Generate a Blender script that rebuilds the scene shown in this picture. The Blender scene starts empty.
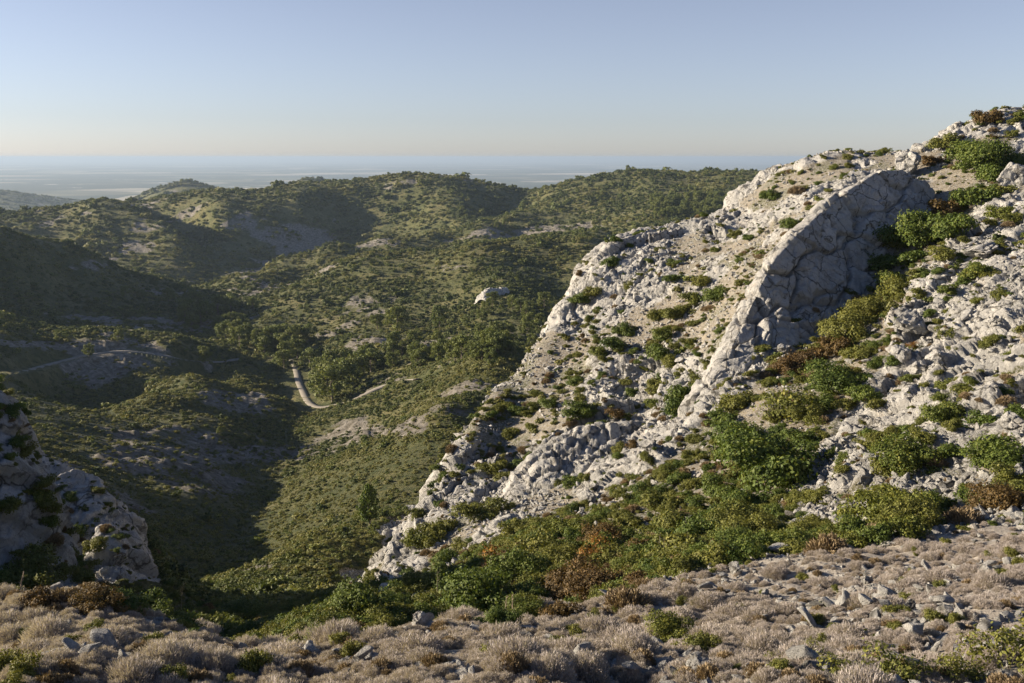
import bpy, math, random, time
import numpy as np
T0 = time.time()
random.seed(7)
RNG = np.random.default_rng(11)
SC = bpy.context.scene
COL = SC.collection
CZ = 240.0                       # height of the eye above the plain (m)
PITCH = math.radians(10.5)
LENS = 35.0
FPX = 1024 * LENS / 36.0
SUN_EL, SUN_AZ = 16.0, -82.0     # degrees; azimuth from +Y (view direction), negative = left

# ------------------------------------------------------------------ camera geometry helpers
def pix_dir(px, py):
    px = np.asarray(px, float); py = np.asarray(py, float)
    a = (px - 512) / FPX; b = (341.5 - py) / FPX
    x = a
    y = math.cos(PITCH) + b * math.sin(PITCH)
    z = -math.sin(PITCH) + b * math.cos(PITCH)
    return x, y, z
def pix_te(px, py):
    x, y, z = pix_dir(px, py)
    return np.arctan2(x, y), z / np.hypot(x, y)
def pt(px, py, r):
    """the point of the place seen at that bearing and slope, r metres away"""
    t, e = pix_te(px, py)
    return np.array([r * math.sin(t), r * math.cos(t), CZ + e * r])
def project(P):
    x = P[..., 0]; y = P[..., 1]; z = P[..., 2] - CZ
    d = y * math.cos(PITCH) - z * math.sin(PITCH)
    u = y * math.sin(PITCH) + z * math.cos(PITCH)
    d = np.where(d < 0.1, 0.1, d)
    return 512 + FPX * x / d, 341.5 - FPX * u / d

# ------------------------------------------------------------------ noise
def _h(ix, iy, iz, seed):
    with np.errstate(over='ignore'):
        h = (ix.astype(np.uint32) * np.uint32(374761393) + iy.astype(np.uint32) * np.uint32(668265263)
             + iz.astype(np.uint32) * np.uint32(2147483647 // 3 * 2 + 1) + np.uint32(seed * 7919 + 13))
        h ^= h >> np.uint32(13); h *= np.uint32(1274126177)
        h ^= h >> np.uint32(16); h *= np.uint32(2246822519)
        h ^= h >> np.uint32(15)
    return (h & np.uint32(0xffffff)).astype(np.float32) / np.float32(0xffffff)
def vnoise2(x, y, seed=0):
    fx = np.floor(x); fy = np.floor(y)
    ix = fx.astype(np.int64); iy = fy.astype(np.int64); iz = np.zeros_like(ix)
    u = (x - fx).astype(np.float32); v = (y - fy).astype(np.float32)
    u = u*u*u*(u*(u*6-15)+10); v = v*v*v*(v*(v*6-15)+10)
    a = _h(ix, iy, iz, seed); b = _h(ix+1, iy, iz, seed); c = _h(ix, iy+1, iz, seed); d = _h(ix+1, iy+1, iz, seed)
    return (a*(1-u)+b*u)*(1-v) + (c*(1-u)+d*u)*v - 0.5
def vnoise3(x, y, z, seed=0):
    fx = np.floor(x); fy = np.floor(y); fz = np.floor(z)
    ix = fx.astype(np.int64); iy = fy.astype(np.int64); iz = fz.astype(np.int64)
    u = (x-fx).astype(np.float32); v = (y-fy).astype(np.float32); w = (z-fz).astype(np.float32)
    u = u*u*(3-2*u); v = v*v*(3-2*v); w = w*w*(3-2*w)
    def pl(k):
        a = _h(ix, iy, iz+k, seed); b = _h(ix+1, iy, iz+k, seed); c = _h(ix, iy+1, iz+k, seed); d = _h(ix+1, iy+1, iz+k, seed)
        return (a*(1-u)+b*u)*(1-v) + (c*(1-u)+d*u)*v
    return pl(0)*(1-w) + pl(1)*w - 0.5
def fbm2(x, y, oct=4, seed=0, gain=0.5):
    s = np.zeros(np.shape(x), np.float32); a = 1.0
    for k in range(oct):
        s += a * vnoise2(x + 17.3*k, y - 9.1*k, seed + k); x = x*2.03; y = y*2.03; a *= gain
    return s
def fbm3(x, y, z, oct=4, seed=0, gain=0.5):
    s = np.zeros(np.shape(x), np.float32); a = 1.0
    for k in range(oct):
        s += a * vnoise3(x + 17.3*k, y - 9.1*k, z + 5.7*k, seed + k); x = x*2.03; y = y*2.03; z = z*2.03; a *= gain
    return s
def ridged2(x, y, oct=4, seed=0):
    s = np.zeros(np.shape(x), np.float32); a = 1.0
    for k in range(oct):
        s += a*(0.5-2*np.abs(vnoise2(x+11.3*k, y-7.7*k, seed+k))); x = x*2.1; y = y*2.1; a *= 0.5
    return s
def ridged3(x, y, z, oct=4, seed=0):
    s = np.zeros(np.shape(x), np.float32); a = 1.0
    for k in range(oct):
        s += a*(0.5-2*np.abs(vnoise3(x+11.3*k, y-7.7*k, z+3.1*k, seed+k))); x = x*2.1; y = y*2.1; z = z*2.1; a *= 0.5
    return s
def voro2(x, y, seed=0):
    """F1, F2 and a random number of the nearest cell"""
    fx = np.floor(x); fy = np.floor(y); ix = fx.astype(np.int64); iy = fy.astype(np.int64); iz = np.zeros_like(ix)
    f1 = np.full(x.shape, 9., np.float32); f2 = f1.copy(); idv = np.zeros(x.shape, np.float32)
    for i in (-1, 0, 1):
        for j in (-1, 0, 1):
            cx = ix+i; cy = iy+j
            dx = fx+i+_h(cx, cy, iz, seed)-x; dy = fy+j+_h(cx, cy, iz, seed+1)-y
            d = np.sqrt(dx*dx+dy*dy).astype(np.float32)
            near = d < f1
            f2 = np.where(near, f1, np.minimum(f2, d))
            idv = np.where(near, _h(cx, cy, iz, seed+2), idv)
            f1 = np.where(near, d, f1)
    return f1, f2, idv
def facets(x, y, seed=0, tilt=1.0):
    """random level plus a random tilt for each cell: broken blocks; second value is the distance to the joint"""
    fx = np.floor(x); fy = np.floor(y); ix = fx.astype(np.int64); iy = fy.astype(np.int64); iz = np.zeros_like(ix)
    f1 = np.full(x.shape, 9., np.float32); f2 = f1.copy(); hv = np.zeros(x.shape, np.float32)
    for i in (-1, 0, 1):
        for j in (-1, 0, 1):
            cx = ix+i; cy = iy+j
            dx = x-(fx+i+_h(cx, cy, iz, seed)); dy = y-(fy+j+_h(cx, cy, iz, seed+1))
            d = np.sqrt(dx*dx+dy*dy).astype(np.float32)
            near = d < f1
            f2 = np.where(near, f1, np.minimum(f2, d))
            lv = _h(cx, cy, iz, seed+2)-0.5 + tilt*(dx*(_h(cx, cy, iz, seed+3)-0.5) + dy*(_h(cx, cy, iz, seed+4)-0.5))
            hv = np.where(near, lv, hv)
            f1 = np.where(near, d, f1)
    return hv, f2-f1
def facets3(x, y, z, seed=0, tilt=1.0):
    fx = np.floor(x); fy = np.floor(y); fz = np.floor(z); ix = fx.astype(np.int64); iy = fy.astype(np.int64); iz = fz.astype(np.int64)
    f1 = np.full(x.shape, 9., np.float32); f2 = f1.copy(); hv = np.zeros(x.shape, np.float32)
    for i in (-1, 0, 1):
        for j in (-1, 0, 1):
            for k in (-1, 0, 1):
                cx = ix+i; cy = iy+j; cz = iz+k
                dx = x-(fx+i+_h(cx, cy, cz, seed)); dy = y-(fy+j+_h(cx, cy, cz, seed+1)); dz = z-(fz+k+_h(cx, cy, cz, seed+2))
                d = np.sqrt(dx*dx+dy*dy+dz*dz).astype(np.float32); near = d < f1
                f2 = np.where(near, f1, np.minimum(f2, d))
                lv = _h(cx, cy, cz, seed+3)-0.5 + tilt*(dx*(_h(cx, cy, cz, seed+4)-0.5)+dy*(_h(cx, cy, cz, seed+5)-0.5)+dz*(_h(cx, cy, cz, seed+6)-0.5))
                hv = np.where(near, lv, hv); f1 = np.where(near, d, f1)
    return hv, f2-f1
def blur(A, k):
    def b1(A):
        c = np.cumsum(np.pad(A, ((k+1, k), (0, 0)), mode='edge'), axis=0)
        return (c[2*k+1:]-c[:-2*k-1])/(2*k+1)
    return b1(b1(A).T).T
def voro3(x, y, z, seed=0):
    fx = np.floor(x); fy = np.floor(y); fz = np.floor(z)
    ix = fx.astype(np.int64); iy = fy.astype(np.int64); iz = fz.astype(np.int64)
    f1 = np.full(x.shape, 9., np.float32); f2 = f1.copy(); idv = np.zeros(x.shape, np.float32)
    for i in (-1, 0, 1):
        for j in (-1, 0, 1):
            for k in (-1, 0, 1):
                cx = ix+i; cy = iy+j; cz = iz+k
                dx = fx+i+_h(cx, cy, cz, seed)-x; dy = fy+j+_h(cx, cy, cz, seed+1)-y; dz = fz+k+_h(cx, cy, cz, seed+2)-z
                d = np.sqrt(dx*dx+dy*dy+dz*dz).astype(np.float32)
                near = d < f1
                f2 = np.where(near, f1, np.minimum(f2, d))
                idv = np.where(near, _h(cx, cy, cz, seed+3), idv)
                f1 = np.where(near, d, f1)
    return f1, f2, idv
def sstep(a, b, x):
    t = np.clip((x-a)/(b-a), 0, 1); return t*t*(3-2*t)
def in_poly(px, py, poly):
    r = np.zeros(px.shape, bool); n = len(poly)
    for i in range(n):
        x1, y1 = poly[i]; x2, y2 = poly[(i+1) % n]
        if y1 == y2: continue
        c = (py > min(y1, y2)) & (py <= max(y1, y2))
        r ^= c & (px < (x2-x1)*(py-y1)/(y2-y1)+x1)
    return r

# ------------------------------------------------------------------ the lie of the land: surveyed points (bearing, slope, distance)
SURVEY = [
 (0,683,7.5),(256,683,7.2),(512,683,7),(768,683,7),(1024,683,7.2),(0,640,10.5),(256,655,10),(512,650,10),(768,630,11),(1024,620,11.5),
 (0,606,15),(60,610,15),(120,618,14.5),(200,642,13),(300,648,12.5),(400,642,13),(480,632,14.5),(560,618,17),(640,594,20),
 (700,570,23.5),(800,550,25),(900,535,27),(1000,515,30),(1060,505,31),(1024,560,19.5),(900,580,18),(768,590,17.5),
 # below the brow, the near gully and its right bank
 (300,640,24),(380,630,25),(450,610,28),(520,600,27),(414,585,40),(352,600,38),(540,540,38),(480,560,43),(560,585,30),(620,570,30),
 (340,592,63),(260,640,32),(240,600,72),(200,640,45),(200,600,85),(180,560,120),(230,540,140),(200,500,165),(280,500,175),(330,470,190),
 (270,560,115),(330,600,72),(300,620,52),(330,560,95),(300,540,112),(380,480,150),
 (450,400,200),(400,420,220),(430,440,170),(480,380,220),(500,350,260),(420,385,290),(350,420,260),(310,440,250),(300,415,300),(290,470,215),(260,510,178),
 # hill on the left in front of the track
 (0,370,300),(60,400,260),(100,430,220),(150,400,270),(150,460,190),(50,460,170),(200,440,230),(250,420,270),(285,400,310),(120,500,150),(60,480,130),
 (190,370,330),(250,385,335),(0,420,210),
 # rocky slope left, behind the outcrop
 (60,462,70),(100,490,68),(140,530,66),(150,570,62),(100,560,58),(20,440,70),
 (-90,398,43),(-40,404,43),(0,412,43),(20,438,43),(40,480,42),(54,518,41),(68,556,39.5),(84,592,37.5),(-90,622,35),(0,606,35.5),(40,607,35.6),(84,606,35.8),(120,608,34),(0,510,38),(25,535,37.5),(45,570,36.8),
 # valley floor and beyond
 (0,330,400),(100,330,412),(180,338,402),(210,330,500),(60,300,588),(150,300,650),(0,300,545),
 (-60,230,560),(0,237,590),(60,248,640),(100,258,670),(150,275,700),(200,292,730),(50,275,590),(110,280,642),
 (0,213,1130),(50,208,1110),(100,199,1090),(140,203,1070),(165,212,1040),(182,226,1010),(196,242,980),(60,230,1040),(120,230,1020),(150,240,985),
 (150,195,1260),(175,195,1210),(200,196,1160),(215,191,1130),(260,189,1120),(300,183,1150),(350,180,1185),(400,174,1210),(450,176,1210),(500,184,1195),(535,192,1190),
 (230,215,1060),(243,238,1000),(238,262,930),(265,250,985),(250,225,1055),(300,227,1080),(350,223,1130),(215,272,905),(285,250,1000),(300,207,1110),(260,275,885),
 (400,212,1130),(425,205,1120),(450,203,1095),(465,214,1050),(500,205,1150),(520,203,1165),(490,216,1080),
 (195,297,640),(240,276,700),(280,258,780),(330,243,840),(380,233,870),(430,227,890),(480,222,910),(520,212,950),
 (300,290,600),(330,270,640),(370,254,660),(420,252,680),(330,300,540),(400,300,520),(300,330,470),(260,325,480),(300,300,545),(250,310,560),(450,290,520),(350,345,400),
 (480,247,610),(540,238,630),(580,235,650),(600,225,690),(520,262,585),(550,270,580),(560,290,530),(500,290,480),(440,330,430),(380,350,380),(250,350,420),(460,350,330),
 (535,188,1250),(570,180,1220),(620,169,1180),(670,171,1180),(720,171,1200),(760,170,1200),(580,205,1030),(620,190,1090),(680,200,1000),(720,195,1000),(640,215,880),(700,185,1100),
 (185,180,2700),(155,187,2800),(210,186,2700),(235,189,2600),(300,176,2600),(322,179,2600),(0,192,4500),(30,196,4500),(62,203,4500),(-100,188,4500),(110,205,4600),
 # crest of the rocky ridge
 (1024,106,118),(990,112,115),(960,127,112),(935,142,110),(905,152,108),(870,153,108),(830,150,112),(780,167,112),(750,192,108),(700,217,106),(650,227,104),(610,240,100),(590,262,97),(560,302,93),
 (530,352,86),(490,392,79),(465,427,73),(440,472,68),(420,502,64),(385,552,58),(365,582,54),
 # gully, slab and slopes of the ridge
 (700,520,40),(600,520,45),(560,520,48),(640,480,50),(590,505,52),(760,520,37),(800,480,42),(740,450,50),(700,430,56),(770,410,54),(830,390,56),(860,340,62),(890,290,72),(920,240,80),(950,205,88),(980,160,98),(930,190,93),
 (700,418,58.8),(740,388,60.8),(790,352,65.3),(840,317,70.5),(880,278,76.5),(910,238,82.5),
 (700,408,63),(717,362,67),(742,308,71.5),(766,275,74.5),(795,250,77.5),(826,224,81),(857,204,85.5),(888,190,90),(925,192,93),
 (850,500,35),(900,450,42),(900,400,50),(880,350,59),(950,400,46),(1000,400,42),(950,330,58),(1000,330,54),(930,280,70),(1000,270,66),(1000,210,80),(960,220,83),(1024,180,90),(1024,140,105),(970,140,106),(1024,470,33),(960,480,35),
 (690,420,61),(680,390,66),(660,350,76),(700,330,76),(730,280,80),(690,270,88),(640,280,90),(620,320,84),(580,320,88),(560,370,80),(610,380,73),(640,420,66),(600,430,65),(550,440,66),(520,400,76),(500,440,70),(540,500,56),(470,500,60),(430,540,55),(490,540,48),(440,570,47),(400,570,52),(770,210,98),(820,175,102),(870,165,104),(740,230,95),(680,240,98),
]
def hid(px, r, z):                 # ground behind a crest: bearing of a column, distance, height below the eye
    t, _ = pix_te(px, 300); return (t, math.log(r), z / r)
HIDDEN = [hid(178,1105,-80),hid(196,1065,-86),hid(160,1150,-74),hid(0,2.2,-2.1),hid(512,2.2,-2.1),hid(1024,2.2,-2.1),
 hid(0,20,-11.5),hid(100,20,-12),hid(200,20,-14),hid(300,17,-11),hid(400,18,-11),hid(490,20,-11.6),hid(560,23,-12),
 hid(60,90,-38),hid(110,90,-40),hid(150,85,-42),hid(0,100,-36),hid(-90,50,-19),hid(-40,50,-20),hid(0,50,-20.5),hid(22,50,-21),hid(42,49,-22),hid(60,47.5,-22),hid(84,45,-21),hid(30,58,-25),
 hid(60,320,-78),hid(120,350,-77),hid(190,380,-82),hid(285,345,-84),
 hid(0,820,-88),hid(100,820,-98),hid(200,800,-108),hid(0,1700,-140),hid(100,1700,-140),hid(200,2300,-175),hid(300,2100,-160),hid(400,1900,-150),hid(500,1800,-150),
 hid(240,800,-104),hid(330,910,-102),hid(430,945,-92),hid(370,760,-85),hid(300,700,-92),hid(520,900,-75),hid(440,800,-84),hid(600,760,-70),
 hid(560,2000,-150),hid(620,1800,-150),hid(700,1800,-150),hid(800,1800,-150),
 hid(365,66,-33),hid(385,70,-34),hid(420,76,-33),hid(440,84,-34),hid(465,90,-35),hid(490,97,-34),hid(530,105,-33),hid(560,115,-31),hid(590,122,-27),hid(610,128,-24),hid(650,132,-22),hid(700,134,-20),hid(750,138,-18),hid(780,142,-16),hid(830,142,-12),hid(905,142,-9),hid(960,145,-5),hid(1024,150,0),
 hid(420,110,-42),hid(465,130,-46),hid(530,160,-52),hid(590,180,-52),hid(650,200,-52),hid(750,220,-50),hid(850,220,-44),hid(960,240,-36),hid(1060,250,-26),
 hid(560,330,-66),hid(650,350,-68),hid(750,380,-68),hid(900,380,-66),hid(1024,380,-60),hid(650,550,-72),hid(750,600,-74),hid(900,700,-80),hid(1024,700,-80),hid(900,1300,-80),hid(1024,1300,-90),
]
def off(deg, r, z): return (math.radians(deg), math.log(r), z / r)
HIDDEN += [off(-40,45,-17),off(-48,52,-16),off(-36,38,-13),off(-38,26,-10),off(-45,16,-6),off(-60,55,-14),off(-60,20,-4),off(-60,8,-4),off(-40,80,-26),off(-50,100,-36),off(-38,150,-52),off(-50,300,-70),off(-38,300,-68),off(-60,100,-38),off(-60,180,-62),off(-60,300,-74),off(-50,180,-60),off(-60,600,-75),off(-50,600,-75),off(-45,450,-72),
 off(-38,700,-65),off(-38,1500,-70),off(-60,1000,-70),off(-34,60,-22),off(-60,3,-2.2),
 off(38,30,-7),off(36,60,-6),off(36,100,4),off(50,20,-4),off(50,60,0),off(50,100,8),off(40,12,-5),off(60,30,-3),off(60,3,-2.2),off(50,200,-20),off(45,400,-60),off(45,1000,-85)]
for d in (-60,-35,-27,-20,-10,0,8,16,27,40,60):
    HIDDEN.append(off(d, 3600, -238)); HIDDEN.append(off(d, 6500, -262))
for d in (-14, 0, 8, 16, 27, 40): HIDDEN.append(off(d, 2900, -222))
KT = 3.0
_c = []
for px, py, r in SURVEY:
    t, e = pix_te(px, py); _c.append((t, math.log(r), e))
_c = np.array(_c + HIDDEN)
RC = 0.035
def _kern(t1, u1, t2, u2):
    return np.sqrt((KT*(t1-t2))**2 + (u1-u2)**2 + RC*RC)
_A = _kern(_c[:,0][:,None], _c[:,1][:,None], _c[:,0][None], _c[:,1][None])
_n = len(_c)
_M = np.zeros((_n+3, _n+3)); _M[:_n,:_n] = _A - np.diag(np.where(np.exp(_c[:,1]) > 550, 0.010, np.where(np.exp(_c[:,1]) > 130, 0.006, 0.002)))
_M[:_n,_n] = 1; _M[:_n,_n+1] = _c[:,0]; _M[:_n,_n+2] = _c[:,1]; _M[_n:,:_n] = _M[:_n,_n:].T
_W = np.linalg.solve(_M, np.concatenate([_c[:,2], np.zeros(3)]))
def slope_field(t, u):
    t = np.asarray(t, np.float32).ravel(); u = np.asarray(u, np.float32).ravel()
    out = np.empty(t.shape, np.float32)
    w = _W[:_n].astype(np.float32); ct = _c[:,0].astype(np.float32); cu = _c[:,1].astype(np.float32)
    B = 40000
    for i in range(0, len(t), B):
        K = (KT*(t[i:i+B,None]-ct[None]))**2
        K += (u[i:i+B,None]-cu[None])**2
        K += np.float32(RC*RC); np.sqrt(K, out=K)
        out[i:i+B] = K @ w
    return out + (_W[_n] + _W[_n+1]*t + _W[_n+2]*u).astype(np.float32)

# ------------------------------------------------------------------ one grid of ground, finer where it is near
Q = 1.0
t_cols = np.concatenate([np.radians(np.linspace(-62,-34,60,endpoint=False)), np.radians(np.linspace(-34,34,int(1080*Q),endpoint=False)), np.radians(np.linspace(34,62,60))])
u_rows = np.concatenate([np.linspace(math.log(2.2),math.log(6),30,endpoint=False), np.linspace(math.log(6),math.log(26),int(240*Q),endpoint=False), np.linspace(math.log(26),math.log(140),int(820*Q),endpoint=False),
                         np.linspace(math.log(140),math.log(2200),int(480*Q),endpoint=False), np.linspace(math.log(2200),math.log(6500),60)])
NR, NC = len(u_rows), len(t_cols)
TT, UU = np.meshgrid(t_cols, u_rows)
# interpolate on a 3x coarser grid along both axes, then refine bilinearly: the detail noise hides the seams
def coarse(a, k): 
    i = np.arange(0, len(a)-1, k); return np.append(a[i], a[-1])
tc, uc = coarse(t_cols, 2), coarse(u_rows, 2)
Ec = slope_field(*np.meshgrid(tc, uc)).reshape(len(uc), len(tc))
E1 = np.array([np.interp(t_cols, tc, row) for row in Ec])
E = np.array([np.interp(u_rows, uc, E1[:,j]) for j in range(NC)]).T.astype(np.float32)
R = np.exp(UU)
X = R*np.sin(TT); Y = R*np.cos(TT); Z = E*R
print('field', time.time()-T0)
# ------------------------------------------------------------------ what covers the ground where
P0 = np.stack([X, Y, Z+CZ], -1)
PX, PY = project(P0)
edge_px = [-300,0,120,200,300,400,480,560,640,700,800,900,1000,1100,1400]
edge_r = [16,15.5,15,13.5,13,13.6,15.5,18,21,24,26,28,31,32,34]
RE = np.interp(PX, edge_px, edge_r)
FG = (1 - sstep(0.93, 1.12, R/RE)).astype(np.float32)
warpx = fbm2(X*0.09, Y*0.09, 3, 41)*30; warpy = fbm2(X*0.09+50, Y*0.09, 3, 43)*20
near = R < 160
def region(poly, r0, r1, soft=0.0):
    m = np.zeros(X.shape, np.float32)
    s = (R > r0) & (R < r1)
    m[s] = in_poly(PX[s]+warpx[s], PY[s]+warpy[s], poly)
    return m
RIDGE_POLY = [(1400,20),(1024,88),(900,135),(780,150),(700,198),(640,210),(585,245),(550,295),(520,345),(480,388),(452,425),(430,470),(400,515),(355,575),(362,592),(420,612),(470,605),(520,606),(600,600),(700,580),(800,560),(900,545),(1400,500)]
ridge = region(RIDGE_POLY, 20, 128)
ridge = np.maximum(ridge, ((R > 60) & (R < 150) & (TT > math.radians(-7.5)) & (R > np.interp(TT, np.radians([-8,-5,-3,0,5,10,16,27]), [52,60,66,80,96,104,108,112])) & (R < np.interp(PX, [350,365,385,420,440,465,490,530,560,590,650,700,780,905], [50,55,60,67,72,79,87,96,106,114,150,150,150,150]))).astype(np.float32))
gully = region([(420,575),(520,520),(570,510),(650,470),(700,425),(800,352),(880,280),(925,215),(950,150),(1015,140),(1012,190),(960,225),(915,280),(885,320),(870,370),(835,430),(800,485),(760,540),(650,590),(560,620),(430,620)], 20, 110)
left_rock = region([(-300,380),(10,412),(60,452),(110,485),(150,535),(160,595),(0,605),(-300,620)], 24, 84)
ROCK = np.zeros(X.shape, np.float32)
big = fbm2(X/9, Y/9, 4, 60)
ROCK = np.maximum(ROCK, ridge*(1-0.85*gully)*sstep(-0.22, 0.10, big + 0.03 + 0.25*fbm2(X/2.5, Y/2.5, 3, 62)))
ROCK = np.maximum(ROCK, 0.9*left_rock*sstep(-0.30, 0.0, big))
crag = region([(-400,380),(-60,390),(0,400),(26,430),(48,474),(64,512),(82,552),(98,606),(0,625),(-400,640)], 33.5, 46.5)
ROCK = np.maximum(ROCK, crag)
ROCK *= sstep(1.02, 1.45, R/RE)
ROCK = blur(ROCK, 4).astype(np.float32)
# bare limestone patches on the hills
hn = fbm2(X/70, Y/70, 5, 70, 0.6)
patch = np.zeros(X.shape, np.float32)
for (cx, cy, ax, ay, r0, r1) in [(385,345,65,12,300,520),(240,392,70,14,230,380),(150,452,75,9,150,260),(395,430,42,9,150,280),(110,322,90,12,380,560),(255,283,45,30,800,1100),(260,300,40,14,600,900),(495,285,30,18,420,500),(330,222,60,25,900,1400),(440,272,50,10,480,620),(40,345,60,8,330,480),(260,575,60,10,60,130),(520,232,40,8,650,900),(90,270,60,12,600,800),(170,590,40,14,60,130)]:
    s = (R > r0) & (R < r1)
    d = ((PX[s]-cx)/ax)**2 + ((PY[s]-cy)/ay)**2
    patch[s] = np.maximum(patch[s], np.exp(-d*1.2))
BARE = np.clip(sstep(0.30, 0.62, hn + patch*0.62 + 0.15*fbm2(X/9, Y/9, 3, 75)), 0, 1) * (1-ridge) * (1-FG)
# ------------------------------------------------------------------ relief
ampf = sstep(90, 400, R)
Z = Z + (1-ridge)*(1-FG)*(fbm2(X/150, Y/150, 5, 3, 0.5)*7*ampf*(1-0.75*sstep(550,850,R)) + sstep(40,120,R)*fbm2(X/24, Y/24, 4, 9)*2.0 + sstep(1200,2500,R)*fbm2(X/300,Y/300,4,19)*12*(1-sstep(2800,3600,R)))
Z = Z + (1-ridge)*(1-FG)*BARE*fbm2(X/5, Y/5, 4, 29)*1.6*sstep(60,150,R)
Z = Z + FG*(fbm2(X/2.6, Y/2.6, 4, 21)*0.35)*sstep(2.5, 6, R)
_sk = [(-100,214),(0,212),(50,207),(100,198),(140,202),(165,194),(200,190),(215,189),(260,189),(300,181),(345,180),(400,173),(430,172),(455,176),(500,184),(530,190),(548,186),(570,180),(620,170),(645,168),(680,171),(720,171),(760,169)]
_st, _se = pix_te([p[0] for p in _sk], [p[1]+1.5 for p in _sk])
_win = (R > 850) & (R < 1500); _cur = np.where(_win, Z/R, -9).max(axis=0); _de = np.where((t_cols > _st[0]) & (t_cols < _st[-1]), np.interp(t_cols, _st, _se)-_cur, 0)
_de = np.convolve(np.pad(_de, 9, mode='edge'), np.ones(19)/19, 'valid')
Z = Z + (_de[None]*R*sstep(850,1050,R)*(1-sstep(1450,2000,R))).astype(np.float32)
# ridge: blocks, beds and rubble of broken limestone
DX = np.zeros_like(X); DY = np.zeros_like(X)
sel = (ROCK > 0.02) & (R < 150)
x = X[sel]; y = Y[sel]; z = Z[sel]; rk = ROCK[sel]; g = gully[sel]
wx = fbm2(x/3.0, y/3.0, 3, 31)*1.6; wy = fbm2(x/3.0+9, y/3.0, 3, 33)*1.6
a = ((x+wx)*0.74 + (y+wy)*0.67) ; b = (-(x+wx)*0.67 + (y+wy)*0.74) + 0.55*z
c, d = facets(a/6.5, b/2.6, 81, 1.5); h = c*1.0 - 0.22*np.exp(-(d/0.07)**2)
c, d = facets(a/2.2+3, b/1.2, 85, 1.6); h += c*0.42 - 0.12*np.exp(-(d/0.08)**2)
wq = fbm2(x/1.1, y/1.1, 3, 97)*0.5
c, d = facets((a+wq)/0.85, (b-wq)/0.65, 89, 1.8); h += c*0.17 - 0.05*np.exp(-(d/0.15)**2)
c, d = facets((x+wq)/0.33, (y-wq)/0.33, 93, 2.0); h += c*0.10
h += ridged2(a/4.5, b/1.8, 4, 95)*0.26 + ridged2(x/0.9, y/0.9, 4, 99)*0.09
h *= rk
gy, gx = np.gradient(Z)
# slope normal on the smooth ground, for pushing the blocks outwards instead of only upwards
dzr = np.gradient(Z, axis=0)/np.gradient(R, axis=0); dzt = np.gradient(Z, axis=1)/(R*np.gradient(TT, axis=1))
nx = -(dzr*np.sin(TT) + dzt*np.cos(TT)); ny = -(dzr*np.cos(TT) - dzt*np.sin(TT))
nl = np.sqrt(nx*nx+ny*ny+1); nx /= nl; ny /= nl; nz = 1/nl
NX, NY, NZ = nx.copy(), ny.copy(), nz.copy()
Z[sel] += h*nz[sel]; DX[sel] = h*nx[sel]; DY[sel] = h*ny[sel]
_rk = [(300,660),(345,612),(365,586),(385,556),(420,506),(440,476),(465,431),(490,396),(530,356),(560,306),(590,266),(610,243),(650,229),(700,219),(750,194),(780,168),(830,151),(870,154),(905,153),(935,143),(960,128),(990,113),(1024,107),(1100,95)]
_rt, _re = pix_te([p[0] for p in _rk], [p[1] for p in _rk])
_lim = np.interp(t_cols, _rt, _re)[None] + 0.003*fbm2(X/2.5, Y/2.5, 4, 401)
_rc = np.interp(t_cols, pix_te([350,365,385,420,440,465,490,530,560,590,650,700,780,905,1024,1100],[400]*16)[0], [52,54,58,64,68,73,79,86,93,97,104,106,112,108,118,125])[None]
_m = (R > _rc-16) & (R < _rc+12) & (TT > pix_te(352, 500)[0]); _ex = np.where(_m, Z/R-_lim, 0)
Z = np.where(_ex > 0, Z-_ex*R*0.85, Z)
print('relief', time.time()-T0)

# ------------------------------------------------------------------ track across the valley
ROAD_SEEN = [(-60,377),(-20,373),(30,367),(80,358),(130,353),(160,356),(182,363)], [(298,383),(303,392),(308,401),(315,407),(330,406),(345,403),(365,394),(385,385),(402,381),(420,379)]
def first_hit(px, py, lo, hi):
    t, e = pix_te(px, py); j = int(np.argmin(abs(t_cols-t))); k = np.where((R[:,j] > lo) & (R[:,j] < hi))[0]; c = Z[k,j]/R[k,j]
    i = k[int(np.argmax(c >= e))] if (c >= e).any() else k[-1]
    return np.array([X[i,j], Y[i,j], Z[i,j]+CZ])
def catmull(p, n=10):
    p = np.asarray(p, float); q = np.vstack([2*p[0]-p[1], p, 2*p[-1]-p[-2]]); out = []
    for i in range(1, len(q)-2):
        for s in np.arange(n)/n:
            out.append(0.5*((2*q[i]) + (q[i+1]-q[i-1])*s + (2*q[i-1]-5*q[i]+4*q[i+1]-q[i+2])*s*s + (3*q[i]-q[i-1]-3*q[i+1]+q[i+2])*s**3))
    out.append(q[-2]); return np.array(out)
def ground_sample(x, y, A=None):
    """height (or any grid A) at x, y"""
    A = Z if A is None else A
    x = np.asarray(x, float); y = np.asarray(y, float)
    fu = np.interp(np.log(np.hypot(x, y)), u_rows, np.arange(NR)); ft = np.interp(np.arctan2(x, y), t_cols, np.arange(NC))
    i = np.clip(fu.astype(int), 0, NR-2); j = np.clip(ft.astype(int), 0, NC-2); p = fu-i; q = ft-j
    return (A[i,j]*(1-p)+A[i+1,j]*p)*(1-q) + (A[i,j+1]*(1-p)+A[i+1,j+1]*p)*q
r1 = [first_hit(px, py, 240, 420) for px, py in ROAD_SEEN[0]]; r2 = [first_hit(px, py, 240, 420) for px, py in ROAD_SEEN[1]]
bend = [r1[-1]*(1-t)+r2[0]*t + np.array([4,42,0])*math.sin(math.pi*t) for t in (0.2,0.4,0.6,0.8)]
rp = catmull(np.array(r1+bend+r2), 12)
for c in (0, 1): rp[:,c] = np.convolve(np.pad(rp[:,c], 7, mode='edge'), np.ones(15)/15, 'valid')
rz = ground_sample(rp[:,0], rp[:,1]) + CZ
rz = np.convolve(np.pad(rz, 6, mode='edge'), np.ones(13)/13, 'valid')
rp[:,2] = rz
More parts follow.
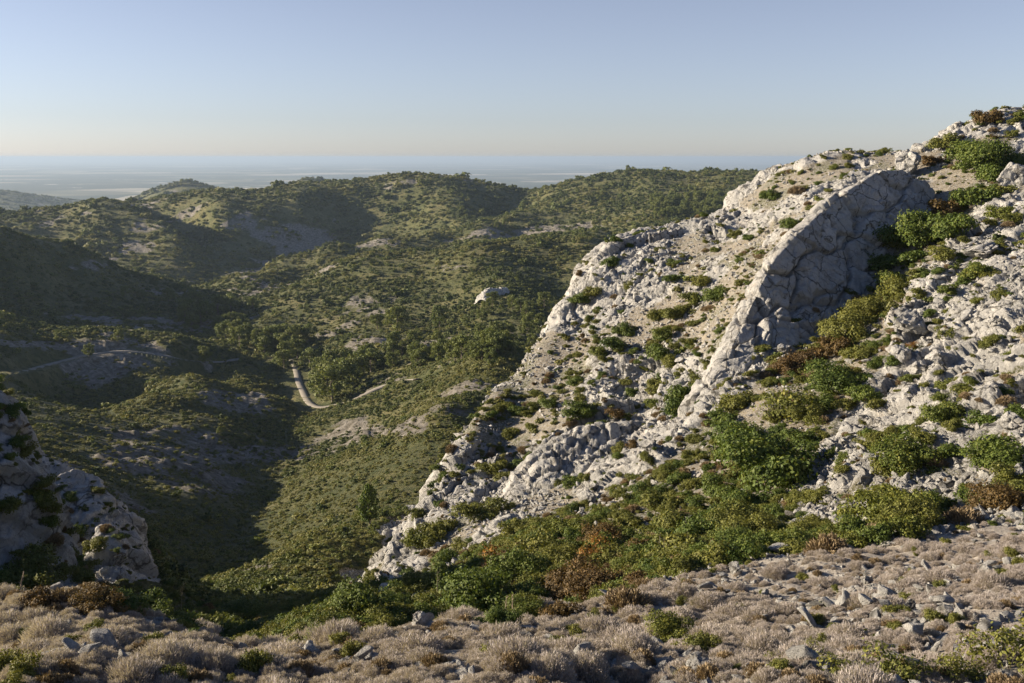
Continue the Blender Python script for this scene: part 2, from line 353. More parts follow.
s = np.where((R > 240) & (R < 400) & (TT < 0.05))
pts2 = np.stack([X[s], Y[s]], -1); dmin = np.full(len(pts2), 1e9); zr = np.zeros(len(pts2))
dclear = np.full(len(pts2), 1e9)
for i in range(0, len(rp), 2):
    d = np.hypot(pts2[:,0]-rp[i,0], pts2[:,1]-rp[i,1]); m = d < dmin; dmin[m] = d[m]; zr[m] = rp[i,2]-CZ
    if not (76 < i < 128): dclear = np.minimum(dclear, d)
w = 1 - sstep(3.0, 7.0, dmin)
Z[s] = Z[s]*(1-w) + (zr-0.15)*w
ROADNEAR = np.zeros(X.shape, np.float32); ROADNEAR[s] = 1 - sstep(np.where(TT[s] < -0.2, 5.0, 2.6), np.where(TT[s] < -0.2, 11.0, 6.0), dclear)
P = np.stack([X+DX, Y+DY, Z+CZ], -1)
PXY = project(P)

# ------------------------------------------------------------------ node helpers
def new_mat(name):
    m = bpy.data.materials.new(name); m.use_nodes = True
    nt = m.node_tree; nt.nodes.clear()
    out = nt.nodes.new('ShaderNodeOutputMaterial')
    return m, nt, out
class NB:
    def __init__(s, nt): s.nt = nt
    def n(s, typ, **kw):
        nd = s.nt.nodes.new(typ)
        for k, v in kw.items():
            if k == 'inp':
                for kk, vv in v.items():
                    if isinstance(vv, bpy.types.NodeSocket): s.nt.links.new(vv, nd.inputs[kk])
                    else: nd.inputs[kk].default_value = vv
            else: setattr(nd, k, v)
        return nd
    def noise(s, vec, scale, detail=4, rough=0.55, dist=0.0):
        return s.n('ShaderNodeTexNoise', inp={'Vector': vec, 'Scale': scale, 'Detail': detail, 'Roughness': rough, 'Distortion': dist}).outputs['Fac']
    def ramp(s, fac, stops):
        nd = s.n('ShaderNodeValToRGB', inp={'Fac': fac}); el = nd.color_ramp.elements
        el[0].position, el[0].color = stops[0][0], (*stops[0][1], 1)
        el[1].position, el[1].color = stops[-1][0], (*stops[-1][1], 1)
        for p, c in stops[1:-1]:
            e = el.new(p); e.color = (*c, 1)
        return nd.outputs['Color']
    def fr(s, fac, a, b):
        nd = s.n('ShaderNodeMapRange', inp={'Value': fac, 'From Min': a, 'From Max': b}); nd.clamp = True
        return nd.outputs['Result']
    def mix(s, fac, a, b, bt='MIX'):
        nd = s.n('ShaderNodeMix', data_type='RGBA', blend_type=bt)
        for k, v in ((0, fac), (6, a), (7, b)):
            if isinstance(v, bpy.types.NodeSocket): s.nt.links.new(v, nd.inputs[k])
            else: nd.inputs[k].default_value = (*v, 1) if isinstance(v, tuple) else v
        return nd.outputs[2]
    def math(s, op, a, b=0.0):
        nd = s.n('ShaderNodeMath', operation=op)
        for k, v in ((0, a), (1, b)):
            if isinstance(v, bpy.types.NodeSocket): s.nt.links.new(v, nd.inputs[k])
            else: nd.inputs[k].default_value = v
        return nd.outputs[0]
    def attr(s, name):
        return s.n('ShaderNodeAttribute', attribute_name=name).outputs['Fac']
    def pos(s): return s.n('ShaderNodeNewGeometry').outputs['Position']
    def bsdf(s, out, col, rough, bump=None):
        b = s.n('ShaderNodeBsdfPrincipled', inp={'Base Color': col, 'Roughness': rough})
        b.inputs['Specular IOR Level'].default_value = 0.25
        if bump is not None: s.nt.links.new(bump, b.inputs['Normal'])
        s.nt.links.new(b.outputs[0], out.inputs['Surface']); return b
    def bump(s, h, strength, dist, prev=None):
        d = {'Height': h, 'Strength': strength, 'Distance': dist}
        if prev is not None: d['Normal'] = prev
        return s.n('ShaderNodeBump', inp=d).outputs['Normal']
def rock_colour(b, p):
    base = b.ramp(b.noise(p, 0.35, 6, 0.6), [(0.30,(0.33,0.325,0.312)),(0.52,(0.44,0.43,0.41)),(0.72,(0.54,0.525,0.50))])
    lich = b.fr(b.noise(p, 1.7, 8, 0.70), 0.50, 0.62)
    base = b.mix(b.math('MULTIPLY', lich, 0.45), base, (0.175,0.172,0.165))
    och = b.fr(b.noise(p, 0.7, 6, 0.65), 0.58, 0.72)
    base = b.mix(b.math('MULTIPLY', och, 0.32), base, (0.40,0.30,0.18))
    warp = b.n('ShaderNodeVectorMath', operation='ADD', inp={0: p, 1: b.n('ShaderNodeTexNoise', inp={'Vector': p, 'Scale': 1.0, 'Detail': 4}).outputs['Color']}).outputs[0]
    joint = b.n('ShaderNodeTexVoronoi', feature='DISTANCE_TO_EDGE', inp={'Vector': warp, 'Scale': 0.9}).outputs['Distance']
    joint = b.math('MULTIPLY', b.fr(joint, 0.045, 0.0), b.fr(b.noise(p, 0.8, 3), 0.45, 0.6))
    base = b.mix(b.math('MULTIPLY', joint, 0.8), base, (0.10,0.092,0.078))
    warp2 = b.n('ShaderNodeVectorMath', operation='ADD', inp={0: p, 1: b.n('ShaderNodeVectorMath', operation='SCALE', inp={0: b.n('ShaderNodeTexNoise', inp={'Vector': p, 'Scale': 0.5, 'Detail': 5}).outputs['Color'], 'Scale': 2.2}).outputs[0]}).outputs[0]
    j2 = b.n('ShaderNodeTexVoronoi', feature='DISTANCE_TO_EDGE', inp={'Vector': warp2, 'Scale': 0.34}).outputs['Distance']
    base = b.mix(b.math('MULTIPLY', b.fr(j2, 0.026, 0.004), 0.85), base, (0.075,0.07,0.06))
    speck = b.fr(b.noise(p, 9, 5, 0.7), 0.52, 0.64)
    return b.mix(b.math('MULTIPLY', speck, 0.35), base, (0.19,0.185,0.17))
def rock_bump(b, p, near=1.0):
    v = b.n('ShaderNodeTexVoronoi', feature='DISTANCE_TO_EDGE', inp={'Vector': b.n('ShaderNodeVectorMath', operation='ADD', inp={0: p, 1: b.n('ShaderNodeTexNoise', inp={'Vector': p, 'Scale': 1.2, 'Detail': 3}).outputs['Color']}).outputs[0], 'Scale': 0.8}).outputs['Distance']
    crack = b.fr(v, 0.0, 0.05)
    n1 = b.bump(crack, 0.5*near, 0.12)
    n2 = b.bump(b.noise(p, 2.4, 9, 0.75), 1.0, 0.30, n1)
    return b.bump(b.noise(p, 11, 5, 0.75), 0.8, 0.07, n2)
def make_rock(name, near=1.0):
    m, nt, out = new_mat(name); b = NB(nt); p = b.pos()
    b.bsdf(out, rock_colour(b, p), 0.9, rock_bump(b, p, near)); return m
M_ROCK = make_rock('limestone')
# ridge ground: bedrock, rubble and dry grassy soil
M_RIDGE, nt, out = new_mat('ridge_ground'); b = NB(nt); p = b.pos()
soil = b.ramp(b.noise(p, 0.6, 6, 0.65), [(0.3,(0.14,0.12,0.085)),(0.5,(0.24,0.205,0.15)),(0.7,(0.33,0.275,0.19))])
soil = b.mix(b.fr(b.noise(p, 0.25, 4), 0.5, 0.62), soil, (0.10,0.10,0.045))
peb = b.fr(b.noise(p, 7, 3, 0.7), 0.47, 0.56)
soil = b.mix(b.math('MULTIPLY', peb, 0.85), soil, (0.33,0.315,0.29))
rk = b.fr(b.math('ADD', b.attr('rock'), b.math('MULTIPLY', b.math('SUBTRACT', b.noise(p, 1.1, 6, 0.7), 0.5), 1.3)), 0.30, 0.5)
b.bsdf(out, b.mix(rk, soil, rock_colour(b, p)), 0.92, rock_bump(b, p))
# hills: scrub soil, heath and bare stone
M_HILL, nt, out = new_mat('hill_ground'); b = NB(nt); p = b.pos()
veg = b.ramp(b.noise(p, 0.045, 9, 0.72), [(0.34,(0.055,0.068,0.024)),(0.5,(0.115,0.115,0.042)),(0.66,(0.19,0.165,0.075))])
veg = b.mix(b.fr(b.noise(p, 0.5, 7, 0.75), 0.50, 0.58), veg, (0.055,0.070,0.022))
stone = b.ramp(b.noise(p, 0.5, 8, 0.75), [(0.38,(0.10,0.088,0.066)),(0.52,(0.22,0.20,0.17)),(0.64,(0.34,0.315,0.28))])
bk = b.fr(b.math('ADD', b.attr('bare'), b.math('MULTIPLY', b.math('SUBTRACT', b.noise(p, 0.22, 9, 0.8), 0.5), 2.6)), 0.42, 0.75)
b.bsdf(out, b.mix(bk, veg, stone), 0.95, b.bump(b.noise(p, 0.5, 9, 0.8), 1.0, 1.6))
# foreground: grey-brown litter, dust and chips of stone
M_FG, nt, out = new_mat('stony_soil'); b = NB(nt); p = b.pos()
soil = b.ramp(b.noise(p, 1.2, 8, 0.7), [(0.32,(0.17,0.152,0.13)),(0.5,(0.275,0.245,0.21)),(0.7,(0.38,0.345,0.30))])
chip = b.fr(b.noise(p, 11, 5, 0.75), 0.55, 0.62)
soil = b.mix(b.math('MULTIPLY', chip, 0.75), soil, (0.38,0.355,0.32))
b.bsdf(out, soil, 0.95, b.bump(b.noise(p, 14, 6, 0.75), 0.9, 0.05, b.bump(b.noise(p, 3, 5), 0.6, 0.15)))

# ------------------------------------------------------------------ mesh helpers
def mesh_np(name, V, F, attrs=None, smooth=False):
    me = bpy.data.meshes.new(name)
    V = np.asarray(V, np.float32); F = np.asarray(F, np.int32)
    me.vertices.add(len(V)); me.vertices.foreach_set('co', V.ravel())
    nf, k = F.shape
    me.loops.add(nf*k); me.loops.foreach_set('vertex_index', F.ravel())
    me.polygons.add(nf); me.polygons.foreach_set('loop_start', np.arange(0, nf*k, k, dtype=np.int32))
    me.polygons.foreach_set('loop_total', np.full(nf, k, np.int32))
    if smooth: me.polygons.foreach_set('use_smooth', np.ones(nf, bool))
    me.update(calc_edges=True)
    for nm, (dom, arr) in (attrs or {}).items():
        at = me.attributes.new(nm, 'FLOAT', dom); at.data.foreach_set('value', np.asarray(arr, np.float32).ravel())
    return me
def link(name, me, mat=None, parent=None, loc=None):
    o = bpy.data.objects.new(name, me); COL.objects.link(o)
    if mat is not None: 
        if not me.materials: me.materials.append(mat)
    if parent is not None: o.parent = parent
    if loc is not None: o.location = loc
    return o
def tag(o, label=None, cat=None, group=None, kind=None):
    for k, v in (('label', label), ('category', cat), ('group', group), ('kind', kind)):
        if v: o[k] = v
    return o
# ------------------------------------------------------------------ the ground, split along its faces
idx = np.arange(NR*NC).reshape(NR, NC)
quads = np.stack([idx[:-1,:-1], idx[:-1,1:], idx[1:,1:], idx[1:,:-1]], -1)
qr = np.maximum(np.maximum(ROCK, ridge), gully)[:-1,:-1]; qf = FG[:-1,:-1]; qc = blur(crag, 3)[:-1,:-1]
cls = np.where(qf > 0.5, 0, np.where(qc > 0.5, 3, np.where(qr > 0.5, 1, 2)))
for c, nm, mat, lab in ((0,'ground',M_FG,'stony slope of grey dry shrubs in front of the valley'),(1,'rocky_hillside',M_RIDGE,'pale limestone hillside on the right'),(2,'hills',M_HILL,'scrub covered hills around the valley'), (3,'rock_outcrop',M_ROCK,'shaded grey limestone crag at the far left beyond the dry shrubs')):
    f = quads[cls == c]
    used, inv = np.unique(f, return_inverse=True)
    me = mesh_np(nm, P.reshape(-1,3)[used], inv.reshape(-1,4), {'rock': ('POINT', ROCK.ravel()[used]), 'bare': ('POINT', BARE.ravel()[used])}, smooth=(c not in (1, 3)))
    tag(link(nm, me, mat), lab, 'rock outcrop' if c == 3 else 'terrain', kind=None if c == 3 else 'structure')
print('ground', time.time()-T0)
# track
M_ROAD, nt, out = new_mat('track_gravel'); b = NB(nt); p = b.pos()
b.bsdf(out, b.ramp(b.noise(p, 0.8, 6, 0.7), [(0.3,(0.17,0.155,0.13)),(0.7,(0.27,0.245,0.21))]), 0.95, b.bump(b.noise(p, 6, 4), 0.5, 0.05))
tan = np.gradient(rp[:,:2], axis=0); tan /= np.linalg.norm(tan, axis=1)[:,None]; nrm = np.stack([-tan[:,1], tan[:,0]], -1)
V = []; offs = [-1.35,-1.2,0,1.2,1.35]; hs = [-0.3,0.06,0.12,0.06,-0.3]
for i in range(len(rp)):
    for o_, h_ in zip(offs, hs): V.append((rp[i,0]+nrm[i,0]*o_, rp[i,1]+nrm[i,1]*o_, rp[i,2]+h_))
F = [(i*5+k, i*5+k+1, i*5+k+6, i*5+k+5) for i in range(len(rp)-1) for k in range(4)]
tag(link('road', mesh_np('road', V, F, smooth=True), M_ROAD), 'pale dirt track winding across the valley', 'road', kind='structure')
# plain out to the horizon
M_PLAIN, nt, out = new_mat('plain_fields'); b = NB(nt); p = b.pos()
v = b.n('ShaderNodeTexVoronoi', inp={'Vector': p, 'Scale': 0.0011, 'Randomness': 1.0}).outputs['Color']
cell = b.n('ShaderNodeSeparateColor', inp={0: v}).outputs[0]
fld = b.ramp(cell, [(0.0,(0.03,0.045,0.03)),(0.45,(0.08,0.095,0.05)),(0.75,(0.22,0.20,0.14)),(1.0,(0.50,0.45,0.36))])
fld = b.mix(b.fr(b.noise(p, 0.0003, 6, 0.6), 0.47, 0.56), fld, (0.035,0.05,0.035))
fld = b.mix(b.fr(b.noise(p, 0.0016, 6, 0.75), 0.62, 0.66), fld, (0.5,0.48,0.45))
b.bsdf(out, fld, 1.0)
ra = np.concatenate([np.linspace(1800, 12000, 20), np.geomspace(15000, 140000, 20)]); th = np.radians(np.linspace(-100, 100, 81))
V = [(r*math.sin(t), r*math.cos(t), 0.0) for r in ra for t in th]; n = len(th)
F = [(i*n+k, i*n+k+1, (i+1)*n+k+1, (i+1)*n+k) for i in range(len(ra)-1) for k in range(n-1)]
tag(link('plain', mesh_np('plain', V, F), M_PLAIN), 'hazy flat plain stretching to the horizon', 'plain', kind='structure')
#@@OBJECTS@@
# ------------------------------------------------------------------ placing things on the ground
def hit(px, py, rmin=0.0):
    """first ground met along that bearing: grid row and column"""
    t, e = pix_te(px, py); j = int(np.argmin(abs(t_cols-t))); col = (P[:,j,2]-CZ)/R[:,j]
    ok = (col >= e) & (R[:,j] > rmin)
    i = int(np.argmax(ok)) if ok.any() else NR-1
    return i, j
def mpp(i, j): return float(np.linalg.norm(P[i,j]-np.array([0,0,CZ])))/FPX     # metres per pixel there
def setmat(o, m):
    o.material_slots[0].link = 'OBJECT'; o.material_slots[0].material = m
def rand_rot(n, lean=0.15):
    return np.stack([RNG.normal(0, lean, n), RNG.normal(0, lean, n), RNG.uniform(0, 6.283, n)], -1)
def quads_at(C, U, W):
    """rhombic leaves with centre C and half axes U (long), W (wide)"""
    V = np.stack([C-U, C+W, C+U, C-W], 1).reshape(-1, 3)
    return V, np.arange(len(V)).reshape(-1, 4)
def unit(v): return v/np.maximum(np.linalg.norm(v, axis=-1, keepdims=True), 1e-6)
def sticks(segs, k=5):
    """tapered round branches: (p0, p1, r0, r1)"""
    V = []; F = []
    for p0, p1, r0, r1 in segs:
        p0 = np.asarray(p0, float); p1 = np.asarray(p1, float); d = unit(p1-p0)
        a = unit(np.cross(d, [0.3,0.9,0.2] if abs(d[2]) > 0.8 else [0,0,1])); b2 = np.cross(d, a); n0 = len(V)
        for p, r in ((p0, r0), (p1, r1)):
            for q in range(k):
                th = 6.2832*q/k; V.append(p + r*(a*math.cos(th)+b2*math.sin(th)))
        for q in range(k): F.append((n0+q, n0+(q+1)%k, n0+k+(q+1)%k, n0+k+q))
    return np.array(V), np.array(F)
# ------------------------------------------------------------------ leaf, twig and bark materials
def leaf_mat(name, c1, c2, c3, rough=0.65, trans=0.22):
    m, nt, out = new_mat(name); b = NB(nt)
    rnd = b.n('ShaderNodeObjectInfo').outputs['Random']
    col = b.mix(rnd, c1, c2)
    col = b.mix(b.fr(b.attr('var'), 0.55, 1.0), col, c3)
    col = b.mix(b.fr(b.attr('var'), 0.35, 0.0), col, tuple(x*0.55 for x in c1))
    pr = b.n('ShaderNodeBsdfPrincipled', inp={'Base Color': col, 'Roughness': rough}); pr.inputs['Specular IOR Level'].default_value = 0.3
    tr = b.n('ShaderNodeBsdfTranslucent', inp={'Color': b.mix(1.0, col, (1.3,1.25,0.6), 'MULTIPLY')})
    mx = b.n('ShaderNodeMixShader', inp={0: trans, 1: pr.outputs[0], 2: tr.outputs[0]})
    nt.links.new(mx.outputs[0], out.inputs['Surface']); return m
def plain_mat(name, c1, c2, scale=8.0):
    m, nt, out = new_mat(name); b = NB(nt)
    c = b.mix(b.fr(b.noise(b.pos(), scale, 5, 0.7), 0.35, 0.65), c1, c2)
    c = b.mix(b.math('MULTIPLY', b.n('ShaderNodeObjectInfo').outputs['Random'], 0.45), c, tuple(x*0.6 for x in c1))
    b.bsdf(out, c, 0.9); return m
L_GREEN = leaf_mat('dark_green_leaves', (0.062,0.098,0.015), (0.092,0.125,0.020), (0.155,0.172,0.028))
L_BRIGHT = leaf_mat('yellow_green_leaves', (0.085,0.115,0.018), (0.13,0.14,0.022), (0.20,0.19,0.03))
L_OLIVE = leaf_mat('olive_leaves', (0.105,0.118,0.022), (0.145,0.148,0.028), (0.215,0.20,0.042))
L_BROWN = leaf_mat('russet_leaves', (0.085,0.055,0.020), (0.11,0.075,0.022), (0.20,0.115,0.028))
L_ORANGE = leaf_mat('orange_leaves', (0.16,0.075,0.015), (0.22,0.10,0.016), (0.32,0.17,0.03))
L_DRY = leaf_mat('dry_tan_stems', (0.17,0.125,0.075), (0.24,0.175,0.10), (0.33,0.26,0.16), trans=0.1)
L_THYME = leaf_mat('grey_brown_twigs', (0.300,0.262,0.258), (0.395,0.352,0.342), (0.53,0.48,0.462), trans=0.2)
L_SCRUB = leaf_mat('scrub_green', (0.090,0.120,0.028), (0.150,0.166,0.040), (0.225,0.22,0.058))
L_SCRUBD = leaf_mat('scrub_dark', (0.055,0.078,0.022), (0.085,0.105,0.028), (0.13,0.14,0.038))
L_SCRUB2 = leaf_mat('scrub_dry', (0.13,0.138,0.043), (0.175,0.172,0.054), (0.245,0.225,0.082))
L_PINE = leaf_mat('pine_needles', (0.095,0.125,0.030), (0.14,0.16,0.036), (0.20,0.205,0.055))
BARK = plain_mat('grey_bark', (0.12,0.10,0.08), (0.22,0.19,0.16))
STALK = plain_mat('bleached_stalk', (0.35,0.29,0.21), (0.24,0.19,0.14))
# ------------------------------------------------------------------ shapes grown once, placed many times (unit radius)
def leafy(seed, n, size, lobes=7, flat=0.8, open_=0.0, up=0.5):
    g = np.random.default_rng(seed)
    cen = np.stack([g.uniform(-0.68,0.68,lobes), g.uniform(-0.68,0.68,lobes), g.uniform(0.10,0.70,lobes)*flat*1.35], -1)
    rad = g.uniform(0.20, 0.46, lobes); cen[0] = (0,0,0.38*flat); rad[0] = 0.56
    k = g.integers(0, lobes, n); w = rad**2; k = g.choice(lobes, n, p=w/w.sum())
    d = unit(g.normal(0, 1, (n,3))); d[:,2] = np.where(d[:,2] < -0.35, -d[:,2], d[:,2])
    rr = rad[k]*np.where(g.random(n) < 0.75, g.uniform(0.82, 1.12, n), g.uniform(0.3, 0.9, n))
    rr = rr*np.where(g.random(n) < 0.06, g.uniform(1.1, 1.45, n), 1.0)
    clump = 1 + 0.30*np.sin(d[:,0]*7+k)*np.cos(d[:,1]*8+2*k)
    C = cen[k] + d*(rr*clump)[:,None]*np.array([1,1,flat]); C[:,2] = np.maximum(C[:,2], 0.02+0.08*g.random(n))
    nrm = unit(d + g.normal(0, 0.55, (n,3)) + np.array([0,0,up*0.4]))
    U = unit(np.cross(nrm, g.normal(0,1,(n,3)))); W = np.cross(nrm, U)
    s = size*g.uniform(0.6, 1.35, n)[:,None]
    V, F = quads_at(C, U*s, W*s*0.62)
    return V, F, np.clip(g.normal(0.45, 0.22, n) + 0.12*np.sin(k*2.1), 0, 1)
def leaf_mesh(name, *a, **k):
    V, F, var = leafy(*a, **k); return mesh_np(name, V, F, {'var': ('FACE', var)})
def branch_mesh(name, seed, n=9, top=0.75, r0=0.035):
    g = np.random.default_rng(seed); S = []
    for q in range(n):
        th = g.uniform(0, 6.28); sp = g.uniform(0.15, 0.75)
        p0 = np.array([0.05*math.cos(th), 0.05*math.sin(th), -0.12]); p1 = np.array([sp*0.5*math.cos(th), sp*0.5*math.sin(th), top*g.uniform(0.3,0.5)])
        p2 = np.array([sp*math.cos(th+0.3), sp*math.sin(th+0.3), top*g.uniform(0.7,1.05)])
        S += [(p0, p1, r0*g.uniform(0.6,1), r0*0.5), (p1, p2, r0*0.5, r0*0.15)]
        for e in range(3):
            a = g.uniform(0, 6.28); q0 = p1+(p2-p1)*g.uniform(0.1,0.8)
            S.append((q0, q0+np.array([0.25*math.cos(a), 0.25*math.sin(a), g.uniform(0.05,0.28)]), r0*0.25, r0*0.08))
    V, F = sticks(S, 4); return mesh_np(name, V, F, smooth=True)
def cushion(seed, n, wid, h=0.62, spread=1.0):
    """a low cushion of thin upright twigs with pale tips"""
    g = np.random.default_rng(seed)
    d = unit(g.normal(0,1,(n,3))*np.array([spread,spread,1.0])); d[:,2] = abs(d[:,2])*0.95+0.05
    lob = 0.86 + 0.14*np.sin(3*np.arctan2(d[:,1], d[:,0])+seed)*(1-d[:,2]) + 0.10*np.sin(9*d[:,0]+seed)*np.cos(9*d[:,1]+2*seed)
    tip = d*(lob*g.uniform(0.66, 1.06, n))[:,None]*np.array([1,1,h])
    dr = unit(d + g.normal(0, 0.35, (n,3)) + np.array([0,0,0.55])); ln = g.uniform(0.09, 0.27, n)[:,None]
    start = tip-dr*ln; start[:,2] = np.maximum(start[:,2], 0.0)
    side = unit(np.cross(dr, g.normal(0,1,(n,3))))*wid*g.uniform(0.6,1.5,n)[:,None]
    mid = start+(tip-start)*0.55
    V = np.stack([start, mid+side, tip, mid-side], 1).reshape(-1,3)
    return V, np.arange(len(V)).reshape(-1,4), np.clip(g.normal(0.5,0.24,n),0,1)
def cushion_mesh(name, *a, **k):
    V, F, var = cushion(*a, **k); return mesh_np(name, V, F, {'var': ('FACE', var)})
def ico(sub):
    import bmesh
    bm = bmesh.new(); bmesh.ops.create_icosphere(bm, subdivisions=sub, radius=1.0)
    V = np.array([v.co[:] for v in bm.verts]); F = np.array([[v.index for v in f.verts] for f in bm.faces]); bm.free(); return V, F
def stone_mesh(name, seed, sub=3, cuts=9, rough=0.06, squash=(1,1,0.75)):
    g = np.random.default_rng(seed); V, F = ico(sub); V = V.copy()
    for q in range(cuts):
        n = unit(g.normal(0,1,3)); d = g.uniform(0.36, 0.70); e = V@n-d
        V -= np.maximum(e, 0)[:,None]*n
    V *= np.array(squash)*g.uniform(0.85, 1.15, 3)
    nn = fbm3(V[:,0]*2.2+seed*7.7, V[:,1]*2.2, V[:,2]*2.2, 5, seed)
    V += unit(V)*(nn*rough*4)[:,None]
    if sub >= 4:
        f1, f2, c = voro3(V[:,0]*2.3+seed, V[:,1]*2.3, V[:,2]*2.3, seed)
        V += unit(V)*((c-0.5)*0.10 - 0.10*np.exp(-((f2-f1)/0.07)**2))[:,None]
    return mesh_np(name, V, F, smooth=False)
# ------------------------------------------------------------------ stuff: one object, many pieces set on its points
def piece_tree(name, protos):
    ng = bpy.data.node_groups.new(name, 'GeometryNodeTree')
    ng.interface.new_socket('Geometry', in_out='INPUT', socket_type='NodeSocketGeometry'); ng.interface.new_socket('Geometry', in_out='OUTPUT', socket_type='NodeSocketGeometry')
    N = ng.nodes; gi = N.new('NodeGroupInput'); go = N.new('NodeGroupOutput'); jn = N.new('GeometryNodeJoinGeometry')
    for o in reversed(protos):
        oi = N.new('GeometryNodeObjectInfo'); oi.inputs['Object'].default_value = o; oi.transform_space = 'ORIGINAL'
        ti = N.new('GeometryNodeGeometryToInstance'); ng.links.new(oi.outputs['Geometry'], ti.inputs[0]); ng.links.new(ti.outputs[0], jn.inputs[0])
    ip = N.new('GeometryNodeInstanceOnPoints'); ng.links.new(gi.outputs[0], ip.inputs['Points']); ng.links.new(jn.outputs[0], ip.inputs['Instance'])
    ip.inputs['Pick Instance'].default_value = True
    for nm, sock, ty in (('pick','Instance Index','INT'), ('turn','Rotation','FLOAT_VECTOR'), ('size','Scale','FLOAT_VECTOR')):
        na = N.new('GeometryNodeInputNamedAttribute'); na.data_type = ty; na.inputs['Name'].default_value = nm
        ng.links.new(na.outputs['Attribute'], ip.inputs[sock])
    ng.links.new(ip.outputs[0], go.inputs[0]); return ng
def scatter(name, protos, pos, rot, size, pick, label, cat):
    me = bpy.data.meshes.new(name); n = len(pos); me.vertices.add(n); me.vertices.foreach_set('co', np.asarray(pos, np.float32).ravel())
    size = np.asarray(size, np.float32); size = np.repeat(size[:,None], 3, 1) if size.ndim == 1 else size
    for nm, ty, arr, key in (('turn','FLOAT_VECTOR',rot,'vector'), ('size','FLOAT_VECTOR',size,'vector'), ('pick','INT',pick,'value')):
        at = me.attributes.new(nm, ty, 'POINT'); at.data.foreach_set(key, np.asarray(arr, np.int32 if ty == 'INT' else np.float32).ravel())
    o = link(name, me); md = o.modifiers.new('pieces', 'NODES'); md.node_group = piece_tree(name, protos)
    tag(o, label, cat, kind='stuff'); return o
def wpick(n, w):
    w = w.ravel().astype(np.float64); c = np.cumsum(w); return np.searchsorted(c, RNG.random(n)*c[-1])
AREA = (np.gradient(UU, axis=0)*np.gradient(TT, axis=1))          # same share of the view for every patch
SEEN = ((P[:,:,2]-CZ)/R >= np.maximum.accumulate((P[:,:,2]-CZ)/R, axis=0) - 0.010)
INVIEW = (PXY[0] > -90) & (PXY[0] < 1114) & (PXY[1] < 720)
GA = AREA*R*R                                                      # true area
Pf = P.reshape(-1,3)
ORD = ['leftmost','second from left','third from left','fourth from left','fifth from left','sixth from left','seventh from left','eighth from left','ninth from left','tenth from left','eleventh from left','twelfth from left']
def finish_labels(items):
    """items: (object, pixel x, label, place). Where a description fits several things, count them from the left."""
    by = {}
    for it in items: by.setdefault(it[2], []).append(it)
    for lab, g in by.items():
        g.sort(key=lambda q: q[1])
        for k, (o, x, l, grp) in enumerate(g):
            o['label'] = l if len(g) == 1 else (('rightmost ' if k == len(g)-1 else ORD[k]+' ') + l if k < len(ORD) else l)
            if grp: o['group'] = grp
